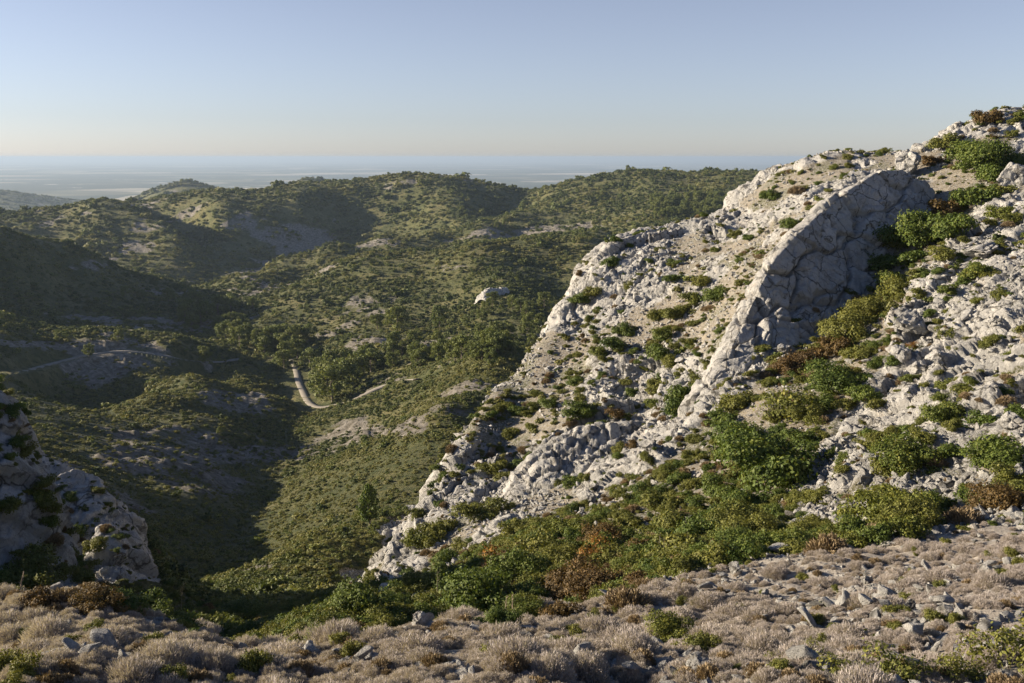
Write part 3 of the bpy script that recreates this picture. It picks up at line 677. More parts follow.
# ------------------------------------------------------------------ outcrops of bedrock, lofted from foot to crest
def resample(p, n):
    p = np.array([pt(*q) for q in p]); s = np.concatenate([[0], np.cumsum(np.linalg.norm(np.diff(p, axis=0), axis=1))]); s /= s[-1]
    t = np.linspace(0, 1, n); return np.stack([np.interp(t, s, p[:,k]) for k in range(3)], -1), s
def outcrop(name, crest, base, back, label, res=0.16, bulge=0.5, cr=(3.2, 2.2), amp=1.0, fine=1.0, seed=1, sink=1.2, cat='rock outcrop', planar=1.0):
    L = np.linalg.norm(np.diff(np.array([pt(*q) for q in crest]), axis=0), axis=1).sum(); n = max(24, int(L/res))
    C, _ = resample(crest, n); B, _ = resample(base, n)
    ker = np.ones(9)/9
    for A in (C, B):
        for k in range(3): A[:,k] = np.convolve(np.pad(A[:,k], 4, mode='edge'), ker, 'valid')
    hgt = np.linalg.norm(C-B, axis=1).mean(); m = max(12, int(hgt/res)); mb = max(8, int(back*1.6/res))
    along = unit(np.gradient(C, axis=0)); outw = unit(np.cross(along, np.array([0,0,1.0])))
    if np.sum((B-C)*outw) < 0: outw = -outw
    rows = [B+np.array([0,0,-sink])+outw*0.15]
    for v in np.linspace(0, 1, m):
        rows.append(B*(1-v)+C*v + outw*(bulge*math.sin(math.pi*v**0.8))[..., None] if False else B*(1-v)+C*v + outw*(bulge*math.sin(math.pi*v**0.8)))
    for v in np.linspace(0, 1, mb)[1:]:
        th = v*math.pi/2
        rows.append(C - outw*back*math.sin(th)*1.0 - np.array([0,0,1.0])*((1-math.cos(th))*(back*0.9+0.6)))
    rows.append(rows[-1]-np.array([0,0,sink+1.0]))
    G = np.array(rows); rr, cc = G.shape[:2]
    gx = np.gradient(G, axis=0); gy = np.gradient(G, axis=1); nn = unit(np.cross(gy, gx)); 
    if np.sum(nn[1:m]*outw[None]) < 0: nn = -nn
    q = G.reshape(-1,3); w3 = np.stack([fbm3(q[:,0]/2.5+k*9, q[:,1]/2.5, q[:,2]/2.5, 3, seed+k) for k in range(3)], -1)*1.4
    s = q+w3; ax = np.array([0.74,0.67,0.0])
    aa = s@ax/cr[0]; bb = (s@np.array([-0.67,0.74,0]))/cr[1]; zz = s[:,2]/cr[1]
    c, e_ = facets3(aa, bb, zz, seed+5, 1.4); d = c*0.8*amp*planar - 0.75*amp*np.exp(-(e_/0.04)**2)
    c, e_ = facets3(aa*2.3, bb*2.3, zz*2.3, seed+9, 1.8); d += c*0.18*amp - 0.15*amp*np.exp(-(e_/0.05)**2)
    c, e_ = facets3(q[:,0]/0.55, q[:,1]/0.55, q[:,2]/0.55, seed+13, 2.0); d += c*0.13*fine
    d += ridged3(q[:,0]/1.7, q[:,1]/1.7, q[:,2]/1.7, 5, seed+11)*0.22*fine
    d += fbm3(q[:,0]/7, q[:,1]/7, q[:,2]/7, 2, seed+15)*0.9*amp*planar
    taper = np.minimum(1, np.minimum(np.arange(cc), cc-1-np.arange(cc))/6.0)
    G = G + nn*(d.reshape(rr, cc)*(0.3+0.7*taper)[None])[..., None]
    G[:,0] = G[:,0] - np.array([0,0,sink*0.6]); G[:,-1] = G[:,-1] - np.array([0,0,sink*0.6])
    ii = np.arange(rr*cc).reshape(rr, cc); F = np.stack([ii[:-1,:-1], ii[:-1,1:], ii[1:,1:], ii[1:,:-1]], -1).reshape(-1,4)
    org = G[rr//2, cc//2].copy()
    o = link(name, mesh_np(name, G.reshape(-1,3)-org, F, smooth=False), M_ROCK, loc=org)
    return tag(o, label, cat)
outcrop('rock_slab', [(703,409,60.0),(715,380,62),(729,350,64),(741,327,65.5),(755,297,67.5),(770,266,69.5),(793,240,72.5),(822,212,77),(849,190,81),(878,173,85),(903,170,88),(925,180,90.5),(940,202,92)],
        [(699,419,59.2),(712,408,59.8),(728,396,60.6),(745,382,61.8),(770,366,63.6),(796,346,66),(820,330,68.5),(848,308,72),(872,284,75.5),(892,260,79),(910,236,83),(928,218,87),(941,206,91)],
        1.7, 'huge smooth pale limestone slab with shaded cracked face above the shrub filled gully', res=0.085, bulge=-0.3, cr=(5.2,3.6), amp=0.8, fine=0.5, seed=3, planar=0.5, sink=1.4)
outcrop('rock_outcrop', [(512,512,56.5),(526,490,57.5),(540,468,59),(552,450,60.5),(575,434,61.5),(600,424,62.3),(622,421,62.8),(645,425,62.6),(664,436,62)],
        [(514,520,55.5),(530,514,55.6),(546,506,56),(560,496,56.8),(575,488,57.6),(592,480,58.6),(612,468,59.8),(640,456,60.8),(664,446,61.4)],
        2.5, 'low grey limestone wall with upright shaded face under the rubble slope', res=0.12, bulge=0.2, cr=(2.2,1.5), amp=0.6, fine=0.8, seed=31, planar=0.8)
outcrop('rock_outcrop', [(456,594,44),(470,572,46),(486,550,48),(505,528,50),(524,510,52)],
        [(468,600,43),(484,582,44.5),(500,562,46.5),(514,542,48.8),(530,520,51)],
        1.4, 'long narrow pale rock rib slanting down among the lower shrubs', res=0.11, bulge=0.2, cr=(2.0,1.2), amp=0.6, fine=0.8, seed=41, planar=0.8)
outcrop('rock_outcrop', [(380,582,54),(386,566,55),(398,548,57),(410,530,59),(424,512,61.5)],
        [(404,596,50),(410,580,51.5),(420,560,53.5),(430,542,56),(440,522,59)],
        0.9, 'lowest jagged pale buttress at the left foot of the rocky ridge', res=0.12, bulge=0.3, cr=(1.8,1.3), amp=0.6, fine=0.8, seed=51, planar=0.8)
outcrop('rock_outcrop', [(428,512,62),(438,492,64),(450,472,66.5),(462,450,69),(474,428,72),(484,420,73)],
        [(446,530,58),(458,508,61),(470,488,63.5),(480,466,66.5),(492,446,69.5),(504,430,72)],
        0.9, 'steep ribbed pale buttress on the ridge edge above the lowest one', res=0.13, bulge=0.4, cr=(1.8,1.3), amp=0.6, fine=0.8, seed=61, planar=0.8)
outcrop('rock_outcrop', [(454,528,58),(466,508,60),(478,484,63),(492,462,66)],
        [(468,532,56.5),(480,514,58.5),(492,492,61),(504,468,64.5)],
        0.9, 'slim pale rib of rock between two buttresses of the ridge', res=0.12, bulge=0.3, cr=(1.6,1.2), amp=0.6, fine=0.8, seed=66, planar=0.8)
outcrop('rock_outcrop', [(502,396,79),(520,376,82),(538,352,86),(554,332,89),(568,306,92)],
        [(520,420,74),(538,398,77),(554,376,80),(570,352,84),(584,326,88)],
        0.9, 'steep pale rock shoulder halfway up the left edge of the ridge', res=0.15, bulge=0.5, cr=(2.4,1.6), amp=0.6, fine=0.8, seed=71, planar=0.8)
outcrop('rock_outcrop', [(586,270,96),(598,254,98),(612,240,100),(632,232,102),(652,227,104)],
        [(592,286,92.5),(606,276,94),(622,266,95.5),(640,258,97.5),(660,246,100)],
        2.2, 'rounded pale bluff at the upper left corner of the ridge skyline', res=0.17, bulge=0.7, cr=(2.6,1.8), amp=0.6, fine=0.8, seed=81, planar=0.8)
outcrop('rock_outcrop', [(744,196,108),(752,182,110),(766,170,111),(782,164,112),(800,165,112)],
        [(746,206,105),(758,204,105),(772,200,105.5),(788,196,106),(804,188,107)],
        2.4, 'domed pale bluff on the skyline left of the leaning boulder', res=0.18, bulge=0.8, cr=(2.6,1.8), amp=0.6, fine=0.8, seed=91, planar=0.8)
outcrop('rock_outcrop', [(912,160,106),(926,142,109),(945,130,111),(964,122,112.5),(985,114,114)],
        [(916,176,101),(932,166,103),(950,152,106),(970,142,108),(990,130,111)],
        2.0, 'pale broken rock edge climbing to the hilltop on the right', res=0.18, bulge=0.4, cr=(2.6,1.6), amp=0.6, fine=0.8, seed=95, planar=0.8)
FARR = float(R[hit(500, 298, 200)])
outcrop('rock_outcrop', [(482,299,FARR+1),(486,291,FARR+3),(490,289,FARR+4),(496,290,FARR+6),(504,287,FARR+9),(512,293,FARR+12),(524,297,FARR+14)], [(485,301,FARR-1),(490,301,FARR),(496,300,FARR+1),(502,299,FARR+3),(510,297,FARR+6),(520,296,FARR+10)],
        5, 'far pale crag standing out of the scrub on the valley side', res=0.4, bulge=0.2, cr=(3,2), amp=1.0, fine=2.0, seed=12)
print('outcrops', time.time()-T0)
# ------------------------------------------------------------------ boulders placed where the photo shows single ones
BIG = [stone_mesh('boulder', 100+k, 5, 14, 0.05, (1,1,0.8)) for k in range(5)]
NAMED = [(907,158,34,38,0,'tall pale boulder perched on the skyline above the huge slab'),(588,497,26,20,1,'rounded grey boulder lying alone below the low rock wall'),
 (910,331,34,26,2,'knobbly grey boulder beside the small orange shrub'),(918,368,34,20,3,'pale tilted block below the knobbly boulder on the scree'),
 (1014,172,34,30,4,'large pale block at the right edge near the hilltop'),
 (655,445,26,16,2,'grey boulder at the right end of the low rock wall'),(420,619,30,26,3,'shaded grey rock sticking up at the brow among the shrubs'),
 (985,247,44,20,0,'long pale slab lying on the right scree under the hilltop'),(900,352,30,16,4,'flat pale slab left of the knobbly boulder'),
 (758,370,16,11,2,'small pale block at the foot of the huge slab'),(790,352,16,10,1,'pale block fallen beside the russet shrub at the slab foot'),
 (943,357,26,16,3,'grey block in the middle of the right scree'),(1010,425,34,20,2,'pale block at the right edge above the round green shrub'),
 (735,570,18,13,1,'pale squared stone at the upper edge of the foreground slope'),(655,575,14,11,4,'small upright stone beginning the line of stones on the brow'),
 (865,578,16,13,0,'pale pointed stone among dry shrubs under the tan bush'),(822,604,18,15,3,'white faced stone in the middle of the foreground dry shrubs'),
 (986,570,20,16,1,'tall pale stone near the right edge of the foreground'),(910,605,16,13,2,'round topped pale stone below a line of broken stones'),
 (50,655,26,17,4,'pale stone with dark shaded side in the lower left corner'),(450,664,18,15,0,'pale stone at the bottom middle of the foreground'),
 (700,668,44,22,2,'low dark stone behind the tan grass tuft at the bottom'),(200,660,24,14,1,'dark edged stone on the lower left foreground')]
for px, py, wp, hp, k, lab in NAMED:
    i, j = hit(px, py+hp*0.42, 300 if 'far' in lab else 0); mp = mpp(i, j)
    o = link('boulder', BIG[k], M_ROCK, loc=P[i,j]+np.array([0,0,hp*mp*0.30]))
    o.scale = (wp*mp*0.58, wp*mp*0.55, hp*mp*0.72); o.rotation_euler = (random.uniform(-.2,.2), random.uniform(-.2,.2), random.uniform(0,6.28))
    tag(o, lab, 'boulder')
# individual stones: the larger ones that lie loose on the ridge and the foreground
STONE = [stone_mesh('stone', 200+k, 3, 14, 0.03, (1,0.85,0.65)) for k in range(8)]
STONE_S = [stone_mesh('stone', 240+k, 3, 14, 0.02, (1,0.85,0.65)) for k in range(6)]
def place_stones(n, w, lo, hi, groups, sinkf=0.25, protos=STONE):
    got = []
    for q in wpick(n, w):
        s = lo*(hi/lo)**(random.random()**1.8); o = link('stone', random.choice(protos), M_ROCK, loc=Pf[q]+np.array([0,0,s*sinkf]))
        o.scale = (s, s*random.uniform(0.7,1), s*random.uniform(0.6,1)); o.rotation_euler = (random.gauss(0,.35), random.gauss(0,.35), random.uniform(0,6.28))
        x, y = PXY[0].ravel()[q], PXY[1].ravel()[q]
        lab, grp = groups(x, y); tag(o, lab, 'stone', grp); got.append(o)
    return got
zone = ridge*(R < 125)*SEEN*INVIEW*AREA*(P[:,:,2] > CZ-30)
def ridge_zone(x, y):
    if x > 860 or (x > 780 and y > 420): return 'angular pale stone lying on the scree right of the gully', 'loose stones on the right scree'
    if y > 430: return 'angular pale stone among the lower ribs of the rocky ridge', 'loose stones among the lower ribs'
    return 'angular pale stone on the rubble slope left of the huge slab', 'loose stones on the rubble slope'
place_stones(60, zone*(1-0.85*gully), 0.28, 0.85, ridge_zone, protos=STONE_S)
def fg_zone(x, y):
    if x > 660: return 'pale chipped stone among dry shrubs on the right foreground slope', 'stones on the right foreground'
    if x > 330: return 'pale chipped stone among dry shrubs in the middle foreground', 'stones in the middle foreground'
    return 'pale chipped stone among dry shrubs in the left foreground', 'stones in the left foreground'
BROW = np.zeros(X.shape, np.float32)
for (x0, y0, x1, y1, wd) in [(642,572,770,546,11),(760,560,800,556,12),(690,600,760,575,10),(800,612,900,596,9),(905,606,985,566,9),(30,652,150,664,9),(290,652,380,668,9),(440,668,470,674,10),(985,575,1024,566,8),(840,575,930,600,8)]:
    t_ = np.clip(((PXY[0]-x0)*(x1-x0)+(PXY[1]-y0)*(y1-y0))/((x1-x0)**2+(y1-y0)**2), 0, 1)
    BROW = np.maximum(BROW, np.exp(-((PXY[0]-x0-t_*(x1-x0))**2+((PXY[1]-y0-t_*(y1-y0))*1.6)**2)/wd**2))
BROW = np.maximum(BROW, 0.5*(PXY[0] > 640)*(fbm2(X/1.1, Y/1.1, 3, 303) > 0.16)*FG)
BROW *= (R < 40)
fgw = (FG*(0.6*(fbm2(X/1.7, Y/1.7, 4, 301) > 0.03) + 3.0*BROW) + 2.0*BROW)*(R > 6)*INVIEW*AREA
place_stones(230, fgw*np.clip(R/14, 0.3, 1), 0.06, 0.20, fg_zone, 0.8, protos=STONE)
# countless smaller stones
stone_src = [link('stone', m, M_ROCK) for m in STONE_S]       # these six lie in the foreground and lend their shape to the scree
for o in stone_src:
    q = wpick(1, fgw)[0]; o.location = Pf[q]; s = random.uniform(.07,.13); o.scale = (s,s,s*.8); tag(o, *[fg_zone(PXY[0].ravel()[q], 0)[0], 'stone', fg_zone(PXY[0].ravel()[q], 0)[1]])
scr = ridge*(R < 128)*SEEN*(PXY[0] > 330)*(PXY[0] < 1110)*AREA*(1-0.75*gully)*(0.35+1.3*(fbm2(X/7, Y/7, 3, 311) > 0.0)) 
n = 36000; q = wpick(n, scr); s = 0.05*(7.0)**(RNG.random(n)**2.4)
scatter('scree', stone_src, Pf[q]+np.stack([RNG.normal(0,.05,n),RNG.normal(0,.05,n),s*0.15],-1), np.stack([RNG.normal(0,.5,n),RNG.normal(0,.5,n),RNG.uniform(0,6.28,n)],-1), np.stack([s,s*RNG.uniform(.6,1,n),s*RNG.uniform(.55,1,n)],-1), RNG.integers(0,6,n), 'pale limestone rubble strewn over the rocky hillside', 'scree')
w = (FG*(R > 4)*((PXY[0] > -420) & (PXY[0] < 1500))*(0.25+2.0*(fbm2(X/1.7, Y/1.7, 4, 301) > 0.0)+9.0*BROW) + 0.9*gully*(1-FG)*SEEN)*AREA; n = 21000; q = wpick(n, w); s = (0.024*(6.0)**(RNG.random(n)**2.0))*np.where(R.ravel()[q] > 30, 2.0, 1.0)
scatter('gravel', stone_src, Pf[q]+np.array([0,0,0.004]), np.stack([RNG.normal(0,.4,n),RNG.normal(0,.4,n),RNG.uniform(0,6.28,n)],-1), np.stack([s,s*RNG.uniform(.6,1,n),s*RNG.uniform(.5,.9,n)],-1), RNG.integers(0,6,n), 'chips of pale stone lying between the dry shrubs', 'gravel')
print('stones', time.time()-T0)
# ------------------------------------------------------------------ shrubs
FOL = [leaf_mesh('foliage', 300+k, 3600, 0.058, lobes=9+k, flat=0.78) for k in range(5)]
FOLW = [leaf_mesh('foliage', 320+k, 5200, 0.045, lobes=10+k, flat=0.62) for k in range(3)]
FOLB = [leaf_mesh('foliage', 310+k, 9500, 0.034, lobes=13+k, flat=0.75) for k in range(4)]
FOLO = [leaf_mesh('foliage', 340+k, 1300, 0.050, lobes=9, flat=0.95) for k in range(3)]
FOLD = []
for k in range(3):
    V, F, var = cushion(360+k, 3200, 0.022, h=0.85); FOLD.append(mesh_np('foliage', V, F, {'var': ('FACE', var)}))
for m in FOL+FOLB+FOLW+FOLO+FOLD: m.materials.append(L_GREEN)
BRN = [branch_mesh('branches', 380+k, 9, 0.62, 0.028) for k in range(3)]
for m in BRN: m.materials.append(BARK)
def tinted(ms, mat):
    out_ = []
    for m in ms:
        c = m.copy(); c.name = 'foliage'; c.materials.clear(); c.materials.append(mat); out_.append(c)
    return out_
TYPES = {'g': (FOL, L_GREEN, 'dense dark green shrub'), 'b': (FOL, L_BRIGHT, 'bright yellow green shrub'), 'o': (FOL, L_OLIVE, 'olive green shrub'), 'w': (FOLW, L_OLIVE, 'low spreading olive shrub'),
         'r': (FOL, L_BROWN, 'russet brown shrub'), 'q': (FOLO, L_ORANGE, 'orange shrub'), 'n': (FOLO, L_OLIVE, 'open twiggy olive shrub'), 'd': (FOLD, L_DRY, 'dry tan shrub'), 'k': (FOLW, L_GREEN, 'low dark green shrub')}
def shrub_place(x, y):
    if y > 635 or (x > 780 and y > 560): return 'on the foreground slope'
    if x < 345 and y > 480: return 'at the head of the valley behind the brow'
    if x < 460 and y > 570: return 'behind the brow left of the rock ribs'
    if x > 940 and y < 235 or (x > 915 and y < 180): return 'on the hilltop at upper right'
    if x > 850 and 380 < y: return 'on the scree right of the gully'
    if x > 940: return 'on the upper right scree'
    if y < 215 and x < 870: return 'near the ridge skyline'
    if x > 715 and y < 300 and x > 880: return 'in the upper gully beside the slab'
    if x > 690 and 300 <= y < 400 and x > 760: return 'in the gully at the slab foot'
    if x > 690 and 395 <= y < 480: return 'in the wide gully below the slab'
    if x >= 640 and y >= 480: return 'in the lower gully near the brow'
    if x < 560 and y < 580 : return 'among the rock ribs of the ridge'
    if x >= 640 and y < 410: return 'in the cleft left of the slab'
    if y >= 500: return 'in the thicket beyond the middle brow'
    return 'on the rubble slope left of the slab'
BIGTYPES = {k: tinted(FOLB, b) for k, (a, b, c) in TYPES.items() if a is FOL}
TYPES = {k: (tinted(a, b), b, c) for k, (a, b, c) in TYPES.items()}
SHRUBS = [(830,146,13,'g'),(772,194,22,'k'),(791,223,18,'g'),(799,188,18,'d'),(947,140,30,'w'),(985,118,26,'r'),(1020,116,14,'b'),(982,156,52,'g'),(964,148,40,'k'),(988,174,30,'g'),(973,197,35,'g'),(996,190,25,'o'),(1012,160,30,'k'),
 (920,230,60,'g'),(900,238,40,'o'),(944,211,34,'r'),(911,255,36,'g'),(891,279,32,'b'),(996,214,26,'b'),(973,272,30,'b'),(950,255,26,'o'),(929,160,20,'r'),(750,237,12,'g'),(733,233,14,'o'),(812,212,10,'b'),(1014,133,12,'o'),(958,228,36,'g'),
 (897,285,36,'o'),(870,308,40,'o'),(847,329,52,'o'),(858,318,34,'r'),(838,345,34,'r'),(794,361,44,'r'),(844,376,56,'g'),(812,411,40,'o'),(780,405,60,'n'),(742,434,60,'g'),(771,462,96,'g'),(806,434,40,'k'),(736,399,38,'o'),(725,416,34,'g'),(865,393,30,'g'),(913,346,11,'q'),(967,389,20,'b'),(950,412,46,'b'),(979,419,32,'g'),(999,450,62,'g'),(909,458,56,'b'),(888,466,32,'o'),(950,289,18,'b'),(979,300,12,'b'),(826,400,30,'k'),(880,262,30,'g'),(1014,216,20,'o'),(862,352,24,'o'),(818,372,26,'d'),
 (888,506,72,'b'),(929,502,44,'g'),(911,516,52,'o'),(759,527,60,'o'),(739,541,52,'g'),(829,541,44,'d'),(810,528,42,'o'),(993,497,54,'r'),(964,515,42,'d'),(1016,488,30,'o'),
 (556,530,36,'b'),(576,527,32,'b'),(600,536,46,'r'),(602,553,42,'q'),(629,568,42,'b'),(646,559,30,'g'),(629,521,30,'o'),(676,518,62,'o'),(705,527,62,'g'),(743,521,62,'o'),(682,541,70,'w'),(660,500,36,'o'),(640,548,30,'r'),(517,571,60,'g'),(506,560,40,'q'),(526,608,42,'b'),(573,586,62,'r'),(600,583,62,'r'),(626,594,50,'d'),(673,629,46,'b'),(559,609,32,'r'),(688,673,32,'d'),(688,584,22,'d'),(743,498,54,'g'),(720,486,40,'k'),(540,548,50,'n'),(566,556,46,'o'),
 (494,466,25,'o'),(526,464,30,'k'),(573,480,22,'g'),(482,507,46,'w'),(523,409,20,'k'),(584,411,30,'k'),(423,540,30,'b'),(438,527,32,'o'),(417,515,18,'o'),(438,503,14,'g'),(514,527,36,'o'),(540,522,30,'w'),(462,545,26,'o'),(447,556,30,'g'),
 (379,623,48,'b'),(320,637,40,'b'),(352,604,70,'g'),(308,624,34,'k'),(414,585,42,'o'),(396,599,42,'g'),(432,537,30,'o'),(440,558,26,'r'),(484,596,84,'g'),(455,602,52,'k'),(508,562,40,'r'),(525,609,46,'b'),(361,514,16,'b'),(262,622,40,'k'),(285,636,30,'o'),(340,625,44,'o'),(430,606,30,'g'),(540,580,44,'o'),(498,615,40,'g'),
 (676,262,14,'k'),(676,277,18,'g'),(702,280,20,'o'),(717,292,30,'g'),(693,298,22,'b'),(655,315,20,'o'),(626,327,26,'k'),(617,342,26,'g'),(602,353,20,'b'),(676,312,24,'o'),(664,333,24,'b'),(658,351,28,'g'),(582,298,25,'k'),(594,291,18,'o'),(611,262,22,'k'),(623,311,9,'g'),(594,327,10,'g'),(687,392,38,'g'),(676,406,32,'g'),(702,380,30,'o'),(655,386,26,'o'),(661,377,20,'g'),(652,403,20,'b'),(579,415,30,'k'),(617,412,20,'r'),(576,381,20,'k'),(550,403,20,'g'),(515,411,14,'g'),(629,392,15,'g'),(509,433,18,'o'),(615,238,14,'k'),(703,217,10,'k'),(670,360,24,'o'),(690,340,18,'o'),
 (30,572,60,'o'),(8,578,40,'g'),(40,490,14,'k'),(38,560,24,'k'),(70,548,26,'k'),(62,596,34,'d'),(100,600,44,'r'),(130,602,40,'g'),(150,600,36,'g'),(165,612,36,'k'),(185,622,34,'k'),(212,622,34,'b'),(232,624,26,'b'),(76,530,30,'k'),(100,545,26,'w'),(240,610,40,'g'),(196,636,26,'g'),(40,600,30,'r'),
 (1012,650,66,'n'),(900,668,60,'n'),(846,668,50,'n'),(950,672,46,'n'),(815,655,30,'n')]
items = []; bush_foliage = {}
for px, py, wp, ty in SHRUBS:
    fol, mat, desc = TYPES[ty]; fol = BIGTYPES.get(ty, fol) if wp >= 40 else fol; i, j = hit(px, py+wp*0.26); mp = mpp(i, j); r = wp*mp*0.56
    root = bpy.data.objects.new('shrub', None); COL.objects.link(root); root.location = P[i,j]-np.array([0,0,r*0.10]); root.scale = (r, r, r*random.uniform(0.85,1.1)); root.rotation_euler = (0, 0, random.uniform(0,6.28)); root.empty_display_size = 0.2
    f = link('foliage', random.choice(fol), parent=root); link('branches', random.choice(BRN), parent=root)
    bush_foliage.setdefault(ty, []).append(f)
    size = 'tiny ' if wp < 14 else 'small ' if wp < 26 else '' if wp < 44 else 'large '
    root['category'] = 'shrub'; pl = shrub_place(px, py)
    items.append((root, px, size+desc+' '+pl, 'shrubs '+pl))
finish_labels(items)
print('shrubs', time.time()-T0)
# low growth on the rocky hillside: countless tufts
low_src = [bush_foliage[t][0] for t in ('o','g','d','w','r','b')]
w = np.maximum(ridge, (1-FG)*(R > 14)*(R < 66))*(R < 125)*SEEN*INVIEW*AREA*(0.22+0.42*np.maximum(gully, 1.8*(1-ridge))+0.9*(fbm2(X/5, Y/5, 4, 321) > 0.08))*(1-0.5*left_rock); n = 9500; q = wpick(n, w); s = 0.12*(5.0)**(RNG.random(n)**1.9)
pk = RNG.choice(6, n, p=[.32,.22,.20,.14,.02,.10])
scatter('low_scrub', low_src, Pf[q]-np.array([0,0,0.03]), rand_rot(n), s, pk, 'low tufts of scrub and dry grass between rocks and shrubs', 'low scrub')
# ------------------------------------------------------------------ grey-brown cushions of the foreground
CUSH = [cushion_mesh('dry_shrub', 400+k, 6000, 0.0075, h=0.58+0.09*k) for k in range(5)]
for m in CUSH: m.materials.append(L_THYME)
WIDE = (PXY[0] > -420) & (PXY[0] < 1500)
dens = FG*(R > 5.0)*WIDE*AREA*R**0.25*(0.05+1.0*(fbm2(X/1.7, Y/1.7, 4, 301) < 0.07))*np.clip(1-1.2*BROW, 0, 1)
cells = wpick(3400, dens); keep = []; taken = []
for q in cells:
    p = Pf[q]; r = 0.115*(3.1)**(random.random()**1.15)
    if all((p[0]-a)**2+(p[1]-b2)**2 > (0.55*(r+c))**2 for a, b2, c in taken): taken.append((p[0], p[1], r)); keep.append((q, r))
keep.sort(key=lambda k: R.ravel()[k[0]]/k[1] + (0 if -10 < PXY[0].ravel()[k[0]] < 1034 and PXY[1].ravel()[k[0]] < 690 else 1e4)); cush_objs = []
def cush_zone(x):
    if x > 660: return 'grey brown dry cushion shrub on the right foreground slope', 'dry cushion shrubs on the right foreground'
    if x > 330: return 'grey brown dry cushion shrub in the middle foreground', 'dry cushion shrubs in the middle foreground'
    return 'grey brown dry cushion shrub in the left foreground', 'dry cushion shrubs in the left foreground'
for q, r in keep[:295]:
    o = link('dry_shrub', random.choice(CUSH), loc=Pf[q]-np.array([0,0,0.02])); o.scale = (r, r, r*random.uniform(0.8,1.15)); o.rotation_euler = (random.gauss(0,.1), random.gauss(0,.1), random.uniform(0,6.28))
    lab, grp = cush_zone(PXY[0].ravel()[q]); tag(o, lab, 'dry shrub', grp); cush_objs.append(o)
srcs = []
for m in CUSH: srcs.append(next(o for o in cush_objs if o.data == m))
rest = keep[295:]; q = np.array([k[0] for k in rest]); s = np.array([k[1] for k in rest])
print('cushions', len(keep))
if len(q): scatter('dry_undergrowth', srcs, Pf[q]-np.array([0,0,0.02]), rand_rot(len(q), 0.1), s, RNG.integers(0,5,len(q)), 'grey brown dry cushions farther up the foreground slope', 'dry undergrowth')
# thin dry grass between them
w = FG*(R > 5)*INVIEW*AREA*R**0.3; n = 4200; q = wpick(n, w); s = RNG.uniform(0.05, 0.15, n)
scatter('dry_grass', [srcs[0], bush_foliage['d'][1], srcs[2], bush_foliage['o'][2]], Pf[q]-np.array([0,0,0.01]), rand_rot(n), np.stack([s,s,s*1.3],-1), RNG.choice(4, n, p=[.50,.10,.36,.04]), 'thin dry grass and litter between the foreground shrubs', 'dry grass')
# tall dead flower stalks on the brow
SPK = []
for px, py, hp, lean in [(505,620,30,2),(513,622,34,-1),(485,618,22,-4),(470,616,36,1),(437,600,34,1),(182,614,34,4),(20,596,28,6),(545,606,34,1),(550,600,30,-2),(406,616,14,-5),(290,640,18,0),(296,640,16,1)]:
    i, j = hit(px, py+2); mp = mpp(i, j); h = hp*mp; lx = lean*mp
    S = []; prev = np.zeros(3)
    for k in range(1, 6):
        t = k/5; p = np.array([lx*t*t, 0, h*t]); S.append((prev, p, 0.016*(1.1-t*0.8), 0.016*(1.1-t*0.8-0.16))); prev = p
    for k in range(6):
        t = 0.5+0.08*k; p = np.array([lx*t*t, 0, h*t]); a = random.uniform(0,6.28); S.append((p, p+np.array([0.10*math.cos(a)*h, 0.06*math.sin(a)*h, 0.10*h])*0.8, 0.006, 0.003))
    V, F = sticks(S, 5); o = link('dead_stalk', mesh_np('dead_stalk', V, F, smooth=True), STALK, loc=P[i,j]-np.array([0,0,0.05])); o['category'] = 'dead stalk'
    SPK.append((o, px, 'thin bleached dead stalk standing on the '+('left brow' if px < 330 else 'middle brow of the foreground'), 'dead stalks on the brow'))
finish_labels(SPK)
# ------------------------------------------------------------------ scrub over the hills
SCR = [leaf_mesh('garrigue_bush', 500+k, 260, 0.15, lobes=5, flat=0.72) for k in range(4)]
scr_src = []
for k, (px, py, lab) in enumerate([(205,520,'round dark bush on the shaded slope under the left crag'),(330,470,'rounded green bush on the sunlit valley side left of the ridge'),(300,520,'lone dry olive bush on the sunlit bank of the valley'),(255,545,'dark rounded bush by the bottom of the near gully')]):
    i, j = hit(px, py); o = link('garrigue_bush', SCR[k], loc=P[i,j]-np.array([0,0,0.1])); m = [L_SCRUBD, L_SCRUB, L_SCRUB2, L_PINE][k]; SCR[k].materials.append(m); o.scale = (1.5,1.5,1.3); tag(o, lab, 'bush'); scr_src.append(o)
cover = np.clip(1.0 - 0.72*BARE, 0, 1)*(1-ROADNEAR)*(1-0.95*(np.maximum(ridge, ROCK) > 0.4))*(1-FG)*(R > 62)*(crag < 0.5)*(R < 5000)
patchy = 0.55 + 0.8*(fbm2(X/30, Y/30, 5, 331, 0.65) > -0.05)
w = cover*AREA*np.where(SEEN, 1.0, 0.12)*np.where((PXY[0] > -120) & (PXY[0] < 1140), 1, 0.05)*patchy
n = 135000; q = wpick(n, w); rr = R.ravel()[q]
s = np.clip(rr*0.0022, 0.32, 6.0)*(0.38 + 1.6*RNG.random(n)**3.0)
s = s*np.where(RNG.random(n) < 0.015, 2.2, 1.0); zn = fbm2(Pf[q,0]/40, Pf[q,1]/40, 4, 341)
pk = RNG.choice(4, n, p=[.36,.28,.26,.10]); pk = np.where((zn > 0.12) & (RNG.random(n) < 0.6), 2, pk); pk = np.where((zn < -0.12) & (RNG.random(n) < 0.7), 0, pk)
scatter('scrub_cover', scr_src, Pf[q]-np.stack([0*s,0*s,0.15*s],-1), rand_rot(n, 0.12), np.stack([s,s,s*RNG.uniform(.7,1.15,n)],-1), pk, 'dense evergreen scrub covering the valley sides and hills', 'scrub')
print('scrub', time.time()-T0)
